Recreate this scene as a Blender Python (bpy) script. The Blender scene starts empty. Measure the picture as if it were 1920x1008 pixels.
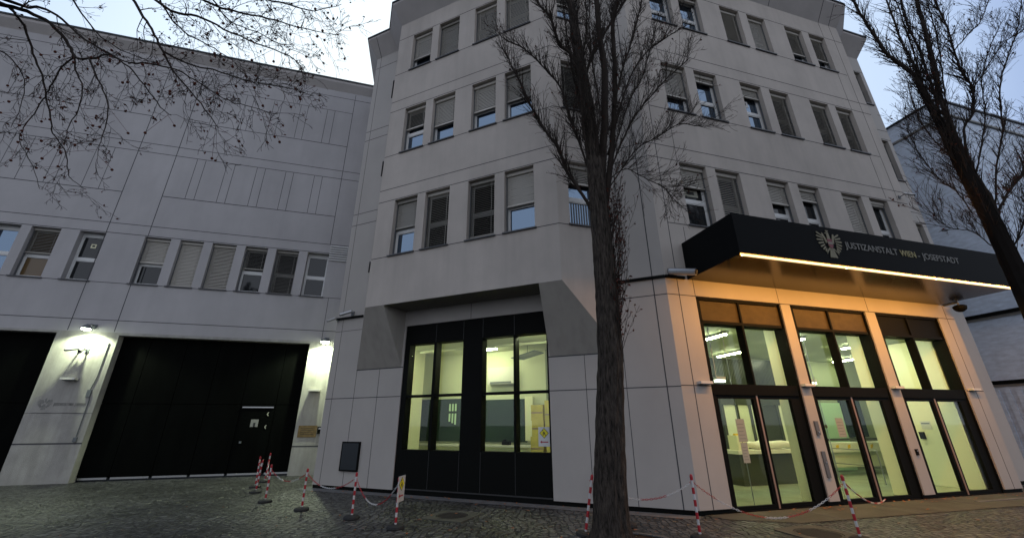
import bpy, bmesh, math, random
from mathutils import Vector, Matrix
D = bpy.data; SC = bpy.context.scene; COL = SC.collection
R = math.radians
# ------------------------------------------------------------------ camera
cam = D.cameras.new('camera'); co = D.objects.new('camera', cam); COL.objects.link(co)
cam.sensor_width = 36.0; cam.lens = 755.539 / 1920 * 36.0
cam.clip_start = 0.05; cam.clip_end = 2000
co.location = (0, 0, 1.75)
co.matrix_world = Matrix.Translation((0, 0, 1.75)) @ Matrix.Rotation(R(90 + 21.043), 4, 'X') @ Matrix.Rotation(R(-0.274), 4, 'Z')
SC.camera = co
# ------------------------------------------------------------------ world (dusk sky) and exposure
w = D.worlds.new('World'); SC.world = w; w.use_nodes = True
nt = w.node_tree; nt.nodes.clear()
N = nt.nodes.new; K = nt.links.new
out = N('ShaderNodeOutputWorld'); bg = N('ShaderNodeBackground')
sky = N('ShaderNodeTexSky'); sky.sky_type = 'NISHITA'; sky.sun_disc = False
sky.sun_elevation = R(3); sky.sun_rotation = R(-25); sky.air_density = 1.2; sky.dust_density = 1.0; sky.ozone_density = 3
sc_ = N('ShaderNodeVectorMath'); sc_.operation = 'SCALE'; sc_.inputs['Scale'].default_value = 0.10
tc = N('ShaderNodeTexCoord')
dot = N('ShaderNodeVectorMath'); dot.operation = 'DOT_PRODUCT'
dv = Vector((-0.12, 0.90, 0.40)).normalized(); dot.inputs[1].default_value = dv
ramp = N('ShaderNodeValToRGB'); cr = ramp.color_ramp
cr.elements[0].position = 0.0; cr.elements[0].color = (0.52, 0.56, 0.65, 1)
cr.elements[1].position = 1.0; cr.elements[1].color = (0.95, 1.0, 1.02, 1)
for p, c in ((0.45, (0.495, 0.54, 0.635, 1)), (0.68, (0.36, 0.45, 0.63, 1)), (0.755, (0.32, 0.42, 0.63, 1)), (0.80, (0.48, 0.60, 0.80, 1)), (0.845, (0.53, 0.65, 0.83, 1)), (0.90, (0.68, 0.80, 0.93, 1)), (0.94, (0.84, 0.93, 0.98, 1))):
    e_ = cr.elements.new(p); e_.color = c
mr = N('ShaderNodeMapRange'); mr.inputs['From Min'].default_value = -1; mr.inputs['From Max'].default_value = 1
cn = N('ShaderNodeTexNoise'); cn.inputs['Scale'].default_value = 2.2; cn.inputs['Detail'].default_value = 4; cn.inputs['Roughness'].default_value = 0.45
cm = N('ShaderNodeMapRange'); cm.inputs['From Min'].default_value = 0.3; cm.inputs['From Max'].default_value = 0.7
cm.inputs['To Min'].default_value = 0.975; cm.inputs['To Max'].default_value = 1.02
mul = N('ShaderNodeVectorMath'); mul.operation = 'SCALE'
mix = N('ShaderNodeMix'); mix.data_type = 'RGBA'; mix.inputs['Factor'].default_value = 0.95
K(tc.outputs['Generated'], dot.inputs[0]); K(dot.outputs['Value'], mr.inputs['Value']); K(mr.outputs['Result'], ramp.inputs['Fac'])
K(tc.outputs['Generated'], cn.inputs['Vector']); K(cn.outputs['Fac'], cm.inputs['Value'])
K(ramp.outputs['Color'], mul.inputs[0]); K(cm.outputs['Result'], mul.inputs['Scale'])
K(sky.outputs['Color'], sc_.inputs[0]); K(sc_.outputs['Vector'], mix.inputs['A']); K(mul.outputs['Vector'], mix.inputs['B'])
K(mix.outputs['Result'], bg.inputs['Color']); bg.inputs['Strength'].default_value = 1.0
K(bg.outputs['Background'], out.inputs['Surface'])
sun = D.lights.new('sun', 'SUN'); sun.energy = 0.04; sun.angle = R(15); sun.color = (1, .93, .85)
so = D.objects.new('sun', sun); COL.objects.link(so); so.rotation_euler = (R(80), 0, R(155))
SC.view_settings.view_transform = 'Standard'; SC.view_settings.look = 'None'
SC.view_settings.exposure = 0.43; SC.view_settings.gamma = 1.0
SC.cycles.max_bounces = 7; SC.cycles.diffuse_bounces = 3; SC.cycles.glossy_bounces = 3; SC.cycles.transparent_max_bounces = 10
SC.cycles.caustics_reflective = False; SC.cycles.caustics_refractive = False
SC.cycles.use_denoising = True; SC.cycles.sample_clamp_indirect = 4.0
# ------------------------------------------------------------------ materials
MATS = {}
def mat(name, color, rough=0.6, metal=0.0, spec=0.5, emit=None, estr=0.0):
    m = D.materials.new(name); m.use_nodes = True
    b = m.node_tree.nodes['Principled BSDF']
    b.inputs['Base Color'].default_value = (*color, 1); b.inputs['Roughness'].default_value = rough
    b.inputs['Metallic'].default_value = metal; b.inputs['Specular IOR Level'].default_value = spec
    if emit:
        b.inputs['Emission Color'].default_value = (*emit, 1); b.inputs['Emission Strength'].default_value = estr
    MATS[name] = m
    return m
def noisy(m, scale=(3, 3, 3), lo=0.85, hi=1.12, detail=6, bump=0.0, bscale=40, rough_var=0.0, dist=0.02, streak=0.0, streak_scale=(5, 5, 0.35)):
    """multiplies the base colour by soft noise in metres and adds a fine bump"""
    t = m.node_tree; n = t.nodes.new; l = t.links.new; b = t.nodes['Principled BSDF']
    c0 = tuple(b.inputs['Base Color'].default_value)
    g = n('ShaderNodeNewGeometry'); mp = n('ShaderNodeMapping'); mp.inputs['Scale'].default_value = scale
    l(g.outputs['Position'], mp.inputs['Vector'])
    no = n('ShaderNodeTexNoise'); no.inputs['Scale'].default_value = 1; no.inputs['Detail'].default_value = detail; no.inputs['Roughness'].default_value = 0.6
    l(mp.outputs['Vector'], no.inputs['Vector'])
    r = n('ShaderNodeMapRange'); r.inputs['From Min'].default_value = 0.3; r.inputs['From Max'].default_value = 0.7
    r.inputs['To Min'].default_value = lo; r.inputs['To Max'].default_value = hi; l(no.outputs['Fac'], r.inputs['Value'])
    fac = r.outputs['Result']
    if streak:
        mp2 = n('ShaderNodeMapping'); mp2.inputs['Scale'].default_value = streak_scale; l(g.outputs['Position'], mp2.inputs['Vector'])
        n2 = n('ShaderNodeTexNoise'); n2.inputs['Scale'].default_value = 1; n2.inputs['Detail'].default_value = 4; l(mp2.outputs['Vector'], n2.inputs['Vector'])
        r2 = n('ShaderNodeMapRange'); r2.inputs['From Min'].default_value = 0.45; r2.inputs['From Max'].default_value = 0.75
        r2.inputs['To Min'].default_value = 1.0; r2.inputs['To Max'].default_value = 1 - streak; l(n2.outputs['Fac'], r2.inputs['Value'])
        mu = n('ShaderNodeMath'); mu.operation = 'MULTIPLY'; l(fac, mu.inputs[0]); l(r2.outputs['Result'], mu.inputs[1]); fac = mu.outputs[0]
    v = n('ShaderNodeVectorMath'); v.operation = 'SCALE'; v.inputs[0].default_value = c0[:3]; l(fac, v.inputs['Scale'])
    l(v.outputs['Vector'], b.inputs['Base Color'])
    if bump:
        nb = n('ShaderNodeTexNoise'); nb.inputs['Scale'].default_value = bscale; nb.inputs['Detail'].default_value = 4
        l(g.outputs['Position'], nb.inputs['Vector'])
        bp = n('ShaderNodeBump'); bp.inputs['Strength'].default_value = bump; bp.inputs['Distance'].default_value = dist
        l(nb.outputs['Fac'], bp.inputs['Height']); l(bp.outputs['Normal'], b.inputs['Normal'])
    return m
M = MATS
noisy(mat('render_wall', (0.475, 0.43, 0.39), 0.85, spec=0.2), (0.9, 0.9, 0.6), 0.89, 1.07, bump=0.25, bscale=60, streak=0.07, streak_scale=(4, 4, .3))
noisy(mat('wing_wall', (0.43, 0.415, 0.42), 0.85, spec=0.2), (0.5, 0.5, 0.35), 0.88, 1.08, bump=0.2, bscale=60, streak=0.05, streak_scale=(3, 3, .25))
noisy(mat('panel_wall', (0.40, 0.372, 0.345), 0.6, spec=0.25), (0.8, 0.8, 0.5), 0.93, 1.05, bump=0.08, bscale=90)
noisy(mat('pillar_render', (0.38, 0.365, 0.335), 0.85, spec=0.2), (2.5, 2.5, 1.5), 0.82, 1.1, bump=0.4, bscale=50, streak=0.2)
noisy(mat('corbel_render', (0.36, 0.335, 0.30), 0.85, spec=0.2), (1.2, 1.2, 0.8), 0.93, 1.05, bump=0.2, bscale=60, streak=0.14)
noisy(mat('soffit_render', (0.43, 0.40, 0.385), 0.85, spec=0.2), (1, 1, 1), 0.9, 1.08)
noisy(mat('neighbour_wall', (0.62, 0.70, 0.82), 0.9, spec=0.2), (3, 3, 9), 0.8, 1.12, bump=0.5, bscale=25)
mat('joint', (0.07, 0.07, 0.075), 0.9, spec=0.1)
mat('roof_metal', (0.03, 0.035, 0.04), 0.4, 0.6)
mat('black_metal', (0.005, 0.0055, 0.005), 0.6, spec=0.06)
noisy(mat('gate_black', (0.0026, 0.003, 0.0026), 0.75, spec=0.03), (2, 2, 0.5), 0.7, 1.3)
mat('dark_rail', (0.022, 0.022, 0.022), 0.5)
mat('fascia_black', (0.006, 0.0065, 0.007), 0.6, spec=0.05)
noisy(mat('soffit_dark', (0.012, 0.010, 0.007), 0.20, spec=0.32), (1, 1, 1), 0.9, 1.1)
mat('window_frame', (0.66, 0.66, 0.65), 0.4)
mat('window_frame_dark', (0.10, 0.10, 0.10), 0.4)
mat('blind_slat', (0.46, 0.435, 0.39), 0.55)
mat('blind_slat_dark', (0.27, 0.255, 0.225), 0.55)
mat('sill_metal', (0.06, 0.06, 0.065), 0.4, 0.4)
mat('curtain', (0.16, 0.17, 0.18), 0.8)
mat('bronze_film', (0.055, 0.036, 0.012), 0.45, spec=0.12)
noisy(M['bronze_film'], (3, 3, 5), 0.7, 1.15)
mat('pink_metal', (0.42, 0.27, 0.20), 0.35, 0.5)
mat('steel', (0.42, 0.42, 0.42), 0.3, 0.9)
mat('grey_metal', (0.13, 0.14, 0.15), 0.5, 0.3)
mat('white_metal', (0.62, 0.60, 0.56), 0.5)
mat('brass', (0.24, 0.17, 0.07), 0.35, 0.9); noisy(M['brass'], (8, 8, 14), 0.6, 1.2)
mat('faded_grey', (0.24, 0.235, 0.22), 0.8)
mat('text_grey', (0.17, 0.165, 0.15), 0.5)
mat('text_gold', (0.34, 0.29, 0.12), 0.5)
mat('emblem_pale', (0.18, 0.16, 0.095), 0.5)
mat('emblem_red', (0.15, 0.02, 0.03), 0.5)
mat('emblem_white', (0.20, 0.17, 0.13), 0.5)
mat('red_plastic', (0.34, 0.010, 0.018), 0.35)
mat('white_plastic', (0.50, 0.50, 0.50), 0.35)
mat('rubber', (0.014, 0.014, 0.014), 0.8)
mat('paper', (0.62, 0.62, 0.60), 0.8)
mat('paper_dim', (0.33, 0.33, 0.27), 0.8)
mat('sign_yellow', (0.75, 0.66, 0.02), 0.5)
mat('black_ink', (0.02, 0.02, 0.02), 0.7)
mat('hall_paint', (0.34, 0.37, 0.24), 0.8)
mat('garage_ribs', (0.26, 0.28, 0.18), 0.6)
mat('in_wall', (0.62, 0.63, 0.45), 0.8)
mat('in_ceiling', (0.30, 0.34, 0.20), 0.8)
noisy(mat('in_floor', (0.36, 0.40, 0.28), 0.25, spec=0.5), (1.5, 1.5, 1.5), 0.8, 1.15)
mat('in_cream', (0.82, 0.80, 0.56), 0.7)
mat('in_dark', (0.045, 0.05, 0.035), 0.35)
mat('in_mint', (0.50, 0.70, 0.45), 0.6)
mat('in_glass_dark', (0.022, 0.04, 0.030), 0.3, spec=0.08)
noisy(mat('box_yellow', (0.66, 0.52, 0.12), 0.7), (4, 4, 4), 0.85, 1.1)
mat('cloth_white', (0.75, 0.75, 0.64), 0.6)
mat('tape_yellow', (0.80, 0.52, 0.02), 0.5)
mat('blue_panel', (0.03, 0.06, 0.13), 0.3)
mat('tube_light', (1, 1, 1), 0.5, emit=(1.0, 1.0, 0.66), estr=88.0)
mat('tube_dim', (1, 1, 1), 0.5, emit=(0.95, 1.0, 0.80), estr=3.0)
mat('exit_green', (0.1, .5, .2), 0.5, emit=(0.15, 0.9, 0.35), estr=0.8)
mat('led_warm', (1, 1, 1), 0.5, emit=(1.0, 0.45, 0.09), estr=180.0)
mat('led_edge', (1, 1, 1), 0.5, emit=(1.0, 0.60, 0.20), estr=1.15)
mat('lamp_glow', (1, 1, 1), 0.5, emit=(0.86, 1.0, 0.70), estr=60.0)
mat('bark_dark', (0.040, 0.033, 0.028), 0.9, spec=0.15)
mat('twig_dark', (0.034, 0.027, 0.023), 0.9, spec=0.1)
mat('bark_black', (0.012, 0.010, 0.009), 0.95, spec=0.05)
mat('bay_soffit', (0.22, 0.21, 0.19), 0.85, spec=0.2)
mat('leaf_brown', (0.085, 0.026, 0.018), 0.8, spec=0.1)
mat('leaf_litter', (0.34, 0.13, 0.05), 0.8, spec=0.1)
noisy(mat('soil', (0.045, 0.033, 0.028), 0.95, spec=0.1), (9, 9, 9), 0.5, 1.4, bump=1.0, bscale=30, dist=0.05)
noisy(mat('concrete', (0.075, 0.075, 0.060), 0.8, spec=0.25), (2, 2, 2), 0.7, 1.2, bump=0.3, bscale=40)
noisy(mat('kerb_stone', (0.13, 0.13, 0.13), 0.8, spec=0.25), (5, 5, 5), 0.7, 1.2, bump=0.4, bscale=40)
noisy(mat('cast_iron', (0.035, 0.03, 0.026), 0.6, 0.3), (9, 9, 9), 0.7, 1.3)
# bark bump
for nm in ('bark_dark',):
    t = M[nm].node_tree; n = t.nodes.new; l = t.links.new; b = t.nodes['Principled BSDF']
    g = n('ShaderNodeNewGeometry'); mp = n('ShaderNodeMapping'); mp.inputs['Scale'].default_value = (30, 30, 5.0); l(g.outputs['Position'], mp.inputs['Vector'])
    no = n('ShaderNodeTexNoise'); no.inputs['Scale'].default_value = 1; no.inputs['Detail'].default_value = 8; no.inputs['Roughness'].default_value = 0.7; l(mp.outputs['Vector'], no.inputs['Vector'])
    rp = n('ShaderNodeValToRGB'); rp.color_ramp.elements[0].position = 0.36; rp.color_ramp.elements[0].color = (0.008, 0.007, 0.006, 1)
    rp.color_ramp.elements[1].position = 0.68; rp.color_ramp.elements[1].color = (0.095, 0.077, 0.064, 1)
    l(no.outputs['Fac'], rp.inputs['Fac']); l(rp.outputs['Color'], b.inputs['Base Color'])
    bp = n('ShaderNodeBump'); bp.inputs['Strength'].default_value = 1.0; bp.inputs['Distance'].default_value = 0.06
    l(no.outputs['Fac'], bp.inputs['Height']); l(bp.outputs['Normal'], b.inputs['Normal'])
# glass
def glassmat(name, tint, ior, gloss_tint=(1, 1, 1), rough=0.0, extra=0.0):
    m = D.materials.new(name); m.use_nodes = True; t = m.node_tree; t.nodes.clear(); n = t.nodes.new; l = t.links.new
    o = n('ShaderNodeOutputMaterial'); mx = n('ShaderNodeMixShader'); tr = n('ShaderNodeBsdfTransparent'); gl = n('ShaderNodeBsdfGlossy')
    tr.inputs['Color'].default_value = (*tint, 1); gl.inputs['Color'].default_value = (*gloss_tint, 1); gl.inputs['Roughness'].default_value = rough
    g = n('ShaderNodeNewGeometry'); dt = n('ShaderNodeVectorMath'); dt.operation = 'DOT_PRODUCT'; l(g.outputs['Incoming'], dt.inputs[0]); l(g.outputs['Normal'], dt.inputs[1])
    ab = n('ShaderNodeMath'); ab.operation = 'ABSOLUTE'; l(dt.outputs['Value'], ab.inputs[0])
    iv = n('ShaderNodeMath'); iv.operation = 'SUBTRACT'; iv.inputs[0].default_value = 1.0; l(ab.outputs[0], iv.inputs[1])
    pw = n('ShaderNodeMath'); pw.operation = 'POWER'; pw.inputs[1].default_value = 5.0; l(iv.outputs[0], pw.inputs[0])
    ad = n('ShaderNodeMath'); ad.operation = 'MULTIPLY_ADD'; ad.inputs[1].default_value = 0.9; ad.inputs[2].default_value = 0.035 + extra; ad.use_clamp = True
    l(pw.outputs[0], ad.inputs[0]); l(ad.outputs[0], mx.inputs['Fac']); l(tr.outputs['BSDF'], mx.inputs[1]); l(gl.outputs['BSDF'], mx.inputs[2]); l(mx.outputs['Shader'], o.inputs['Surface'])
    MATS[name] = m
glassmat('shop_glass', (0.90, 0.95, 0.90), 1.45)
m = mat('window_glass', (0.012, 0.016, 0.022), 0.03, spec=0.5)
# coated panes: dark body with a strong mirror coat
t = m.node_tree; b = t.nodes['Principled BSDF']; gl = t.nodes.new('ShaderNodeBsdfGlossy'); gl.inputs['Roughness'].default_value = 0.03; gl.inputs['Color'].default_value = (0.50, 0.72, 1, 1)
mx = t.nodes.new('ShaderNodeMixShader'); mx.inputs['Fac'].default_value = 0.29
t.links.new(b.outputs['BSDF'], mx.inputs[1]); t.links.new(gl.outputs['BSDF'], mx.inputs[2]); t.links.new(mx.outputs['Shader'], t.nodes['Material Output'].inputs['Surface'])
mm = mat('window_glass_dark', (0.012, 0.014, 0.016), 0.05, spec=0.6)
mat('window_brown', (0.12, 0.075, 0.03), 0.15, spec=0.6)
# cobbles
def cobble_mat(name, base, scale, bumpd, arcs=False):
    m = mat(name, base, 0.42, spec=0.4); t = m.node_tree; n = t.nodes.new; l = t.links.new; b = t.nodes['Principled BSDF']
    g = n('ShaderNodeNewGeometry'); wv = n('ShaderNodeTexNoise'); wv.inputs['Scale'].default_value = 0.5
    l(g.outputs['Position'], wv.inputs['Vector'])
    add = n('ShaderNodeVectorMath'); add.operation = 'MULTIPLY_ADD'; add.inputs[1].default_value = (0.9, 0.9, 0); l(wv.outputs['Color'], add.inputs[0]); l(g.outputs['Position'], add.inputs[2])
    vo = n('ShaderNodeTexVoronoi'); vo.feature = 'DISTANCE_TO_EDGE'; vo.inputs['Scale'].default_value = scale; vo.inputs['Randomness'].default_value = 0.55; l(add.outputs[0], vo.inputs['Vector'])
    vc = n('ShaderNodeTexVoronoi'); vc.feature = 'F1'; vc.inputs['Scale'].default_value = scale; vc.inputs['Randomness'].default_value = 0.55; l(add.outputs[0], vc.inputs['Vector'])
    jr = n('ShaderNodeMapRange'); jr.inputs['From Min'].default_value = 0.02; jr.inputs['From Max'].default_value = 0.16; l(vo.outputs['Distance'], jr.inputs['Value'])
    no = n('ShaderNodeTexNoise'); no.inputs['Scale'].default_value = 0.7; no.inputs['Detail'].default_value = 6; l(g.outputs['Position'], no.inputs['Vector'])
    nr = n('ShaderNodeMapRange'); nr.inputs['From Min'].default_value = 0.3; nr.inputs['From Max'].default_value = 0.7; nr.inputs['To Min'].default_value = 0.55; nr.inputs['To Max'].default_value = 1.35; l(no.outputs['Fac'], nr.inputs['Value'])
    sp = n('ShaderNodeSeparateColor'); l(vc.outputs['Color'], sp.inputs['Color'])
    cr_ = n('ShaderNodeMapRange'); cr_.inputs['To Min'].default_value = 0.55; cr_.inputs['To Max'].default_value = 1.5; l(sp.outputs[0], cr_.inputs['Value'])
    m1 = n('ShaderNodeMath'); m1.operation = 'MULTIPLY'; l(nr.outputs['Result'], m1.inputs[0]); l(cr_.outputs['Result'], m1.inputs[1])
    jm = n('ShaderNodeMapRange'); jm.inputs['To Min'].default_value = 0.26; l(jr.outputs['Result'], jm.inputs['Value'])
    m2 = n('ShaderNodeMath'); m2.operation = 'MULTIPLY'; l(m1.outputs[0], m2.inputs[0]); l(jm.outputs['Result'], m2.inputs[1])
    v = n('ShaderNodeVectorMath'); v.operation = 'SCALE'; v.inputs[0].default_value = base; l(m2.outputs[0], v.inputs['Scale']); l(v.outputs['Vector'], b.inputs['Base Color'])
    hn = n('ShaderNodeTexNoise'); hn.inputs['Scale'].default_value = 30; l(g.outputs['Position'], hn.inputs['Vector'])
    hh = n('ShaderNodeMath'); hh.operation = 'MULTIPLY_ADD'; hh.inputs[1].default_value = 0.35; l(hn.outputs['Fac'], hh.inputs[0]); l(jr.outputs['Result'], hh.inputs[2])
    bp = n('ShaderNodeBump'); bp.inputs['Strength'].default_value = 1.0; bp.inputs['Distance'].default_value = bumpd; l(hh.outputs[0], bp.inputs['Height']); l(bp.outputs['Normal'], b.inputs['Normal'])
    return m
cobble_mat('cobbles', (0.080, 0.080, 0.074), 7.6, 0.05)
# ------------------------------------------------------------------ mesh helpers
ROOT = {}
class MB:
    def __init__(s): s.v = []; s.f = []
    def poly(s, pts):
        i = len(s.v); s.v += [tuple(p) for p in pts]; s.f.append(tuple(range(i, i + len(pts))))
    def hexa(s, p):
        i = len(s.v); s.v += [tuple(q) for q in p]
        for f in ((0, 1, 2, 3), (7, 6, 5, 4), (0, 4, 5, 1), (1, 5, 6, 2), (2, 6, 7, 3), (3, 7, 4, 0)):
            s.f.append(tuple(i + k for k in f))
    def box(s, F, u0, u1, o0, o1, z0, z1):
        s.hexa([F(u0, o0, z0), F(u1, o0, z0), F(u1, o1, z0), F(u0, o1, z0), F(u0, o0, z1), F(u1, o0, z1), F(u1, o1, z1), F(u0, o1, z1)])
    def prism(s, bottom, top):
        n = len(bottom); i = len(s.v); s.v += [tuple(q) for q in bottom] + [tuple(q) for q in top]
        s.f.append(tuple(i + k for k in range(n))[::-1]); s.f.append(tuple(i + n + k for k in range(n)))
        for k in range(n): s.f.append((i + k, i + (k + 1) % n, i + n + (k + 1) % n, i + n + k))
    def tube(s, pts, rad, n=6, cap=True):
        pts = [Vector(p) for p in pts]; i0 = len(s.v); m_ = len(pts)
        if isinstance(rad, (int, float)): rad = [rad] * m_
        up = None
        for k, p in enumerate(pts):
            d = (pts[min(k + 1, m_ - 1)] - pts[max(k - 1, 0)]); d = d.normalized() if d.length > 1e-9 else Vector((0, 0, 1))
            if up is None: up = Vector((1, 0, 0)) if abs(d.x) < 0.8 else Vector((0, 1, 0))
            a = d.cross(up).normalized(); b_ = a.cross(d).normalized(); up = b_
            for j in range(n):
                th = 2 * math.pi * j / n
                s.v.append(tuple(p + (a * math.cos(th) + b_ * math.sin(th)) * rad[k]))
        for k in range(m_ - 1):
            for j in range(n):
                a0 = i0 + k * n + j; a1 = i0 + k * n + (j + 1) % n
                s.f.append((a0, a1, a1 + n, a0 + n))
        if cap:
            s.f.append(tuple(i0 + j for j in range(n))[::-1]); s.f.append(tuple(i0 + (m_ - 1) * n + j for j in range(n)))
    def lathe(s, c, prof, n=20):
        c = Vector(c); i0 = len(s.v)
        for r_, z_ in prof:
            for j in range(n):
                th = 2 * math.pi * j / n; s.v.append((c.x + r_ * math.cos(th), c.y + r_ * math.sin(th), c.z + z_))
        for k in range(len(prof) - 1):
            for j in range(n):
                a0 = i0 + k * n + j; a1 = i0 + k * n + (j + 1) % n; s.f.append((a0, a1, a1 + n, a0 + n))
        s.f.append(tuple(i0 + j for j in range(n))[::-1]); s.f.append(tuple(i0 + (len(prof) - 1) * n + j for j in range(n)))
def mats(x): return M[x] if isinstance(x, str) else x
def base_of(o):
    while o.parent: o = o.parent
    return Vector(ROOT[o.name])
def obj(name, mb, m, parent=None, base=None, smooth=False, label=None):
    """links the collected shapes as ONE mesh object"""
    b = base_of(parent) if parent else Vector(base if base is not None else (0, 0, 0))
    me = D.meshes.new(name); me.from_pydata([(v[0] - b.x, v[1] - b.y, v[2] - b.z) for v in mb.v], [], mb.f)
    bm = bmesh.new(); bm.from_mesh(me); bmesh.ops.recalc_face_normals(bm, faces=bm.faces); bm.to_mesh(me); bm.free()
    ms = m if isinstance(m, (list, tuple)) else [m]
    for q in ms: me.materials.append(mats(q))
    if smooth:
        for p in me.polygons: p.use_smooth = True
    o = D.objects.new(name, me); COL.objects.link(o)
    if parent: o.parent = parent
    else: o.location = b; ROOT[o.name] = tuple(b)
    if label: o['label'] = label
    return o
def thing(name, label, cat, loc, group=None):
    o = D.objects.new(name, None); COL.objects.link(o); o.location = loc; o.empty_display_size = 0.3; ROOT[o.name] = tuple(loc)
    return tag(o, label, cat, group)
def tag(o, label, cat, group=None):
    o['label'] = label; o['category'] = cat
    if group: o['group'] = group
    return o
def structure(o): o['kind'] = 'structure'; return o
def frame(ox, oy, dx, dy):
    """a facade frame: u runs right along the wall, o out of the wall towards the street, z up"""
    nx, ny = (dy, -dx)
    def F(u, o, z): return (ox + dx * u + nx * o, oy + dy * u + ny * o, z)
    return F
# the four facade planes
CX, CY = 3.7743, 9.3585
FG = frame(CX, CY, 0.91896, -0.39436)          # ground-floor wall of the tower, left of its corner
FE = frame(CX, CY, 0.96217, 0.27245)           # entrance front, right of the corner
BO = 0.90
FB = frame(*FG(0, BO, 0)[:2], 0.91896, -0.39436)   # front of the projecting bay
FL = frame(-4.9870, 17.6120, 0.96217, 0.27245)     # wing with the gates
def W2(F, u, o): p = F(u, o, 0); return (p[0], p[1])
# ================================================================== BUILDINGS
def facade(mb, F, u0, u1, z0, z1, ops=(), o=0.0, thick=None):
    """wall sheet with openings cut out and reveals going back"""
    us = sorted({u0, u1, *[q for a in ops for q in a[:2] if u0 < q < u1]}); zs = sorted({z0, z1, *[q for a in ops for q in a[2:4] if z0 < q < z1]})
    for i in range(len(us) - 1):
        for j in range(len(zs) - 1):
            uc = (us[i] + us[i + 1]) / 2; zc = (zs[j] + zs[j + 1]) / 2
            if any(a[0] < uc < a[1] and a[2] < zc < a[3] for a in ops): continue
            mb.poly([F(us[i], o, zs[j]), F(us[i + 1], o, zs[j]), F(us[i + 1], o, zs[j + 1]), F(us[i], o, zs[j + 1])])
    for a in ops:
        ua, ub, za, zb, d = a
        mb.poly([F(ua, o, za), F(ua, o, zb), F(ua, o - d, zb), F(ua, o - d, za)])
        mb.poly([F(ub, o, za), F(ub, o, zb), F(ub, o - d, zb), F(ub, o - d, za)])
        mb.poly([F(ua, o, zb), F(ub, o, zb), F(ub, o - d, zb), F(ua, o - d, zb)])
        if za > 0.15: mb.poly([F(ua, o, za), F(ub, o, za), F(ub, o - d, za), F(ua, o - d, za)])
WD = 0.27
rng = random.Random(5)
def window(bld, F, ua, ub, za, zb, blind=0.5, tilt=60, glass='window_glass', frm='window_frame', slat='blind_slat', bar=0.45, extra=None, curtain=False):
    """frame mesh with pane, blind and sill as its children; fills the back of one recess"""
    o0 = -WD - 0.03; o1 = -WD + 0.035; h = zb - za; b = 0.055; mb = MB()
    mb.box(F, ua, ua + b, o0, o1, za, zb); mb.box(F, ub - b, ub, o0, o1, za, zb)
    mb.box(F, ua + b, ub - b, o0, o1, za, za + b + 0.02); mb.box(F, ua + b, ub - b, o0, o1, zb - b - 0.09, zb)
    zm = za + h * bar
    mb.box(F, ua + b, ub - b, o0, o1, zm - 0.06, zm + 0.05)
    w_ = obj('window', mb, frm, bld)
    for (p0, p1) in ((za + b + 0.02, zm - 0.06), (zm + 0.05, zb - b - 0.09)):
        s = MB(); a_ = 0.03   # slim inner sash bead
        s.box(F, ua + b, ua + b + a_, o1 - 0.03, o1 - 0.012, p0, p1); s.box(F, ub - b - a_, ub - b, o1 - 0.03, o1 - 0.012, p0, p1)
        s.box(F, ua + b + a_, ub - b - a_, o1 - 0.03, o1 - 0.012, p0, p0 + a_); s.box(F, ua + b + a_, ub - b - a_, o1 - 0.03, o1 - 0.012, p1 - a_, p1)
        obj('sash', s, frm, w_)
        s = MB(); s.box(F, ua + b, ub - b, -WD - 0.02, -WD - 0.005, p0, p1); obj('pane', s, glass, w_)
    if blind > 0.02:
        s = MB(); zt = zb - 0.02; ztop = zb - 0.12; zb_ = zt - h * blind; n = max(2, int((ztop - zb_) / 0.062)); c = math.cos(R(tilt)); si = math.sin(R(tilt)); half = 0.036
        s.box(F, ua + 0.015, ub - 0.015, o1 + 0.01, o1 + 0.12, ztop, zt)
        for k in range(n):
            zc = ztop - 0.045 - k * (ztop - zb_ - 0.05) / n; oc = o1 + 0.065; j = rng.uniform(-.004, .004)
            s.hexa([F(ua + 0.03, oc - half * c, zc + half * si + j), F(ub - 0.03, oc - half * c, zc + half * si - j), F(ub - 0.03, oc + half * c, zc - half * si - j), F(ua + 0.03, oc + half * c, zc - half * si + j),
                    F(ua + 0.03, oc - half * c, zc + half * si + j + .004), F(ub - 0.03, oc - half * c, zc + half * si - j + .004), F(ub - 0.03, oc + half * c, zc - half * si - j + .004), F(ua + 0.03, oc + half * c, zc - half * si + j + .004)])
        s.box(F, ua + 0.03, ub - 0.03, o1 + 0.04, o1 + 0.09, zb_ - 0.02, zb_ + 0.03)
        for uu in (ua + 0.16, ub - 0.16): s.box(F, uu - .004, uu + .004, o1 + 0.098, o1 + 0.104, zb_, ztop)
        obj('blind', s, slat, w_)
        s = MB(); s.box(F, ua + 0.002, ua + 0.026, o1 + 0.04, o1 + 0.09, za + 0.02, zb - 0.02); s.box(F, ub - 0.026, ub - 0.002, o1 + 0.04, o1 + 0.09, za + 0.02, zb - 0.02)
        obj('guide_rail', s, 'grey_metal', w_)
    s = MB(); s.box(F, ua - 0.05, ub + 0.05, -WD + 0.04, 0.05, za - 0.035, za - 0.004 + 0.008); obj('sill', s, 'sill_metal', w_)
    if curtain:
        s = MB()
        for k in range(9):
            uu = ua + b + .03 + k * (ub - ua - 2 * b - .06) / 9; s.box(F, uu, uu + .035, -WD - .002, -WD + .008, za + .09, zm - .07)
        obj('bar_grille', s, 'curtain', w_)
    if extra:
        s = MB(); a_, b_, c_, d_, mt = extra; s.box(F, a_, b_, -WD - 0.004, -WD + 0.004, c_, d_); obj('sticker', s, mt, w_)
        s = MB(); s.box(F, a_ + .25 * (b_ - a_), b_ - .25 * (b_ - a_), -WD + 0.004, -WD + 0.007, c_ + .3 * (d_ - c_), d_ - .25 * (d_ - c_)); obj('sticker_mark', s, 'black_ink', w_)
    return w_
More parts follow.
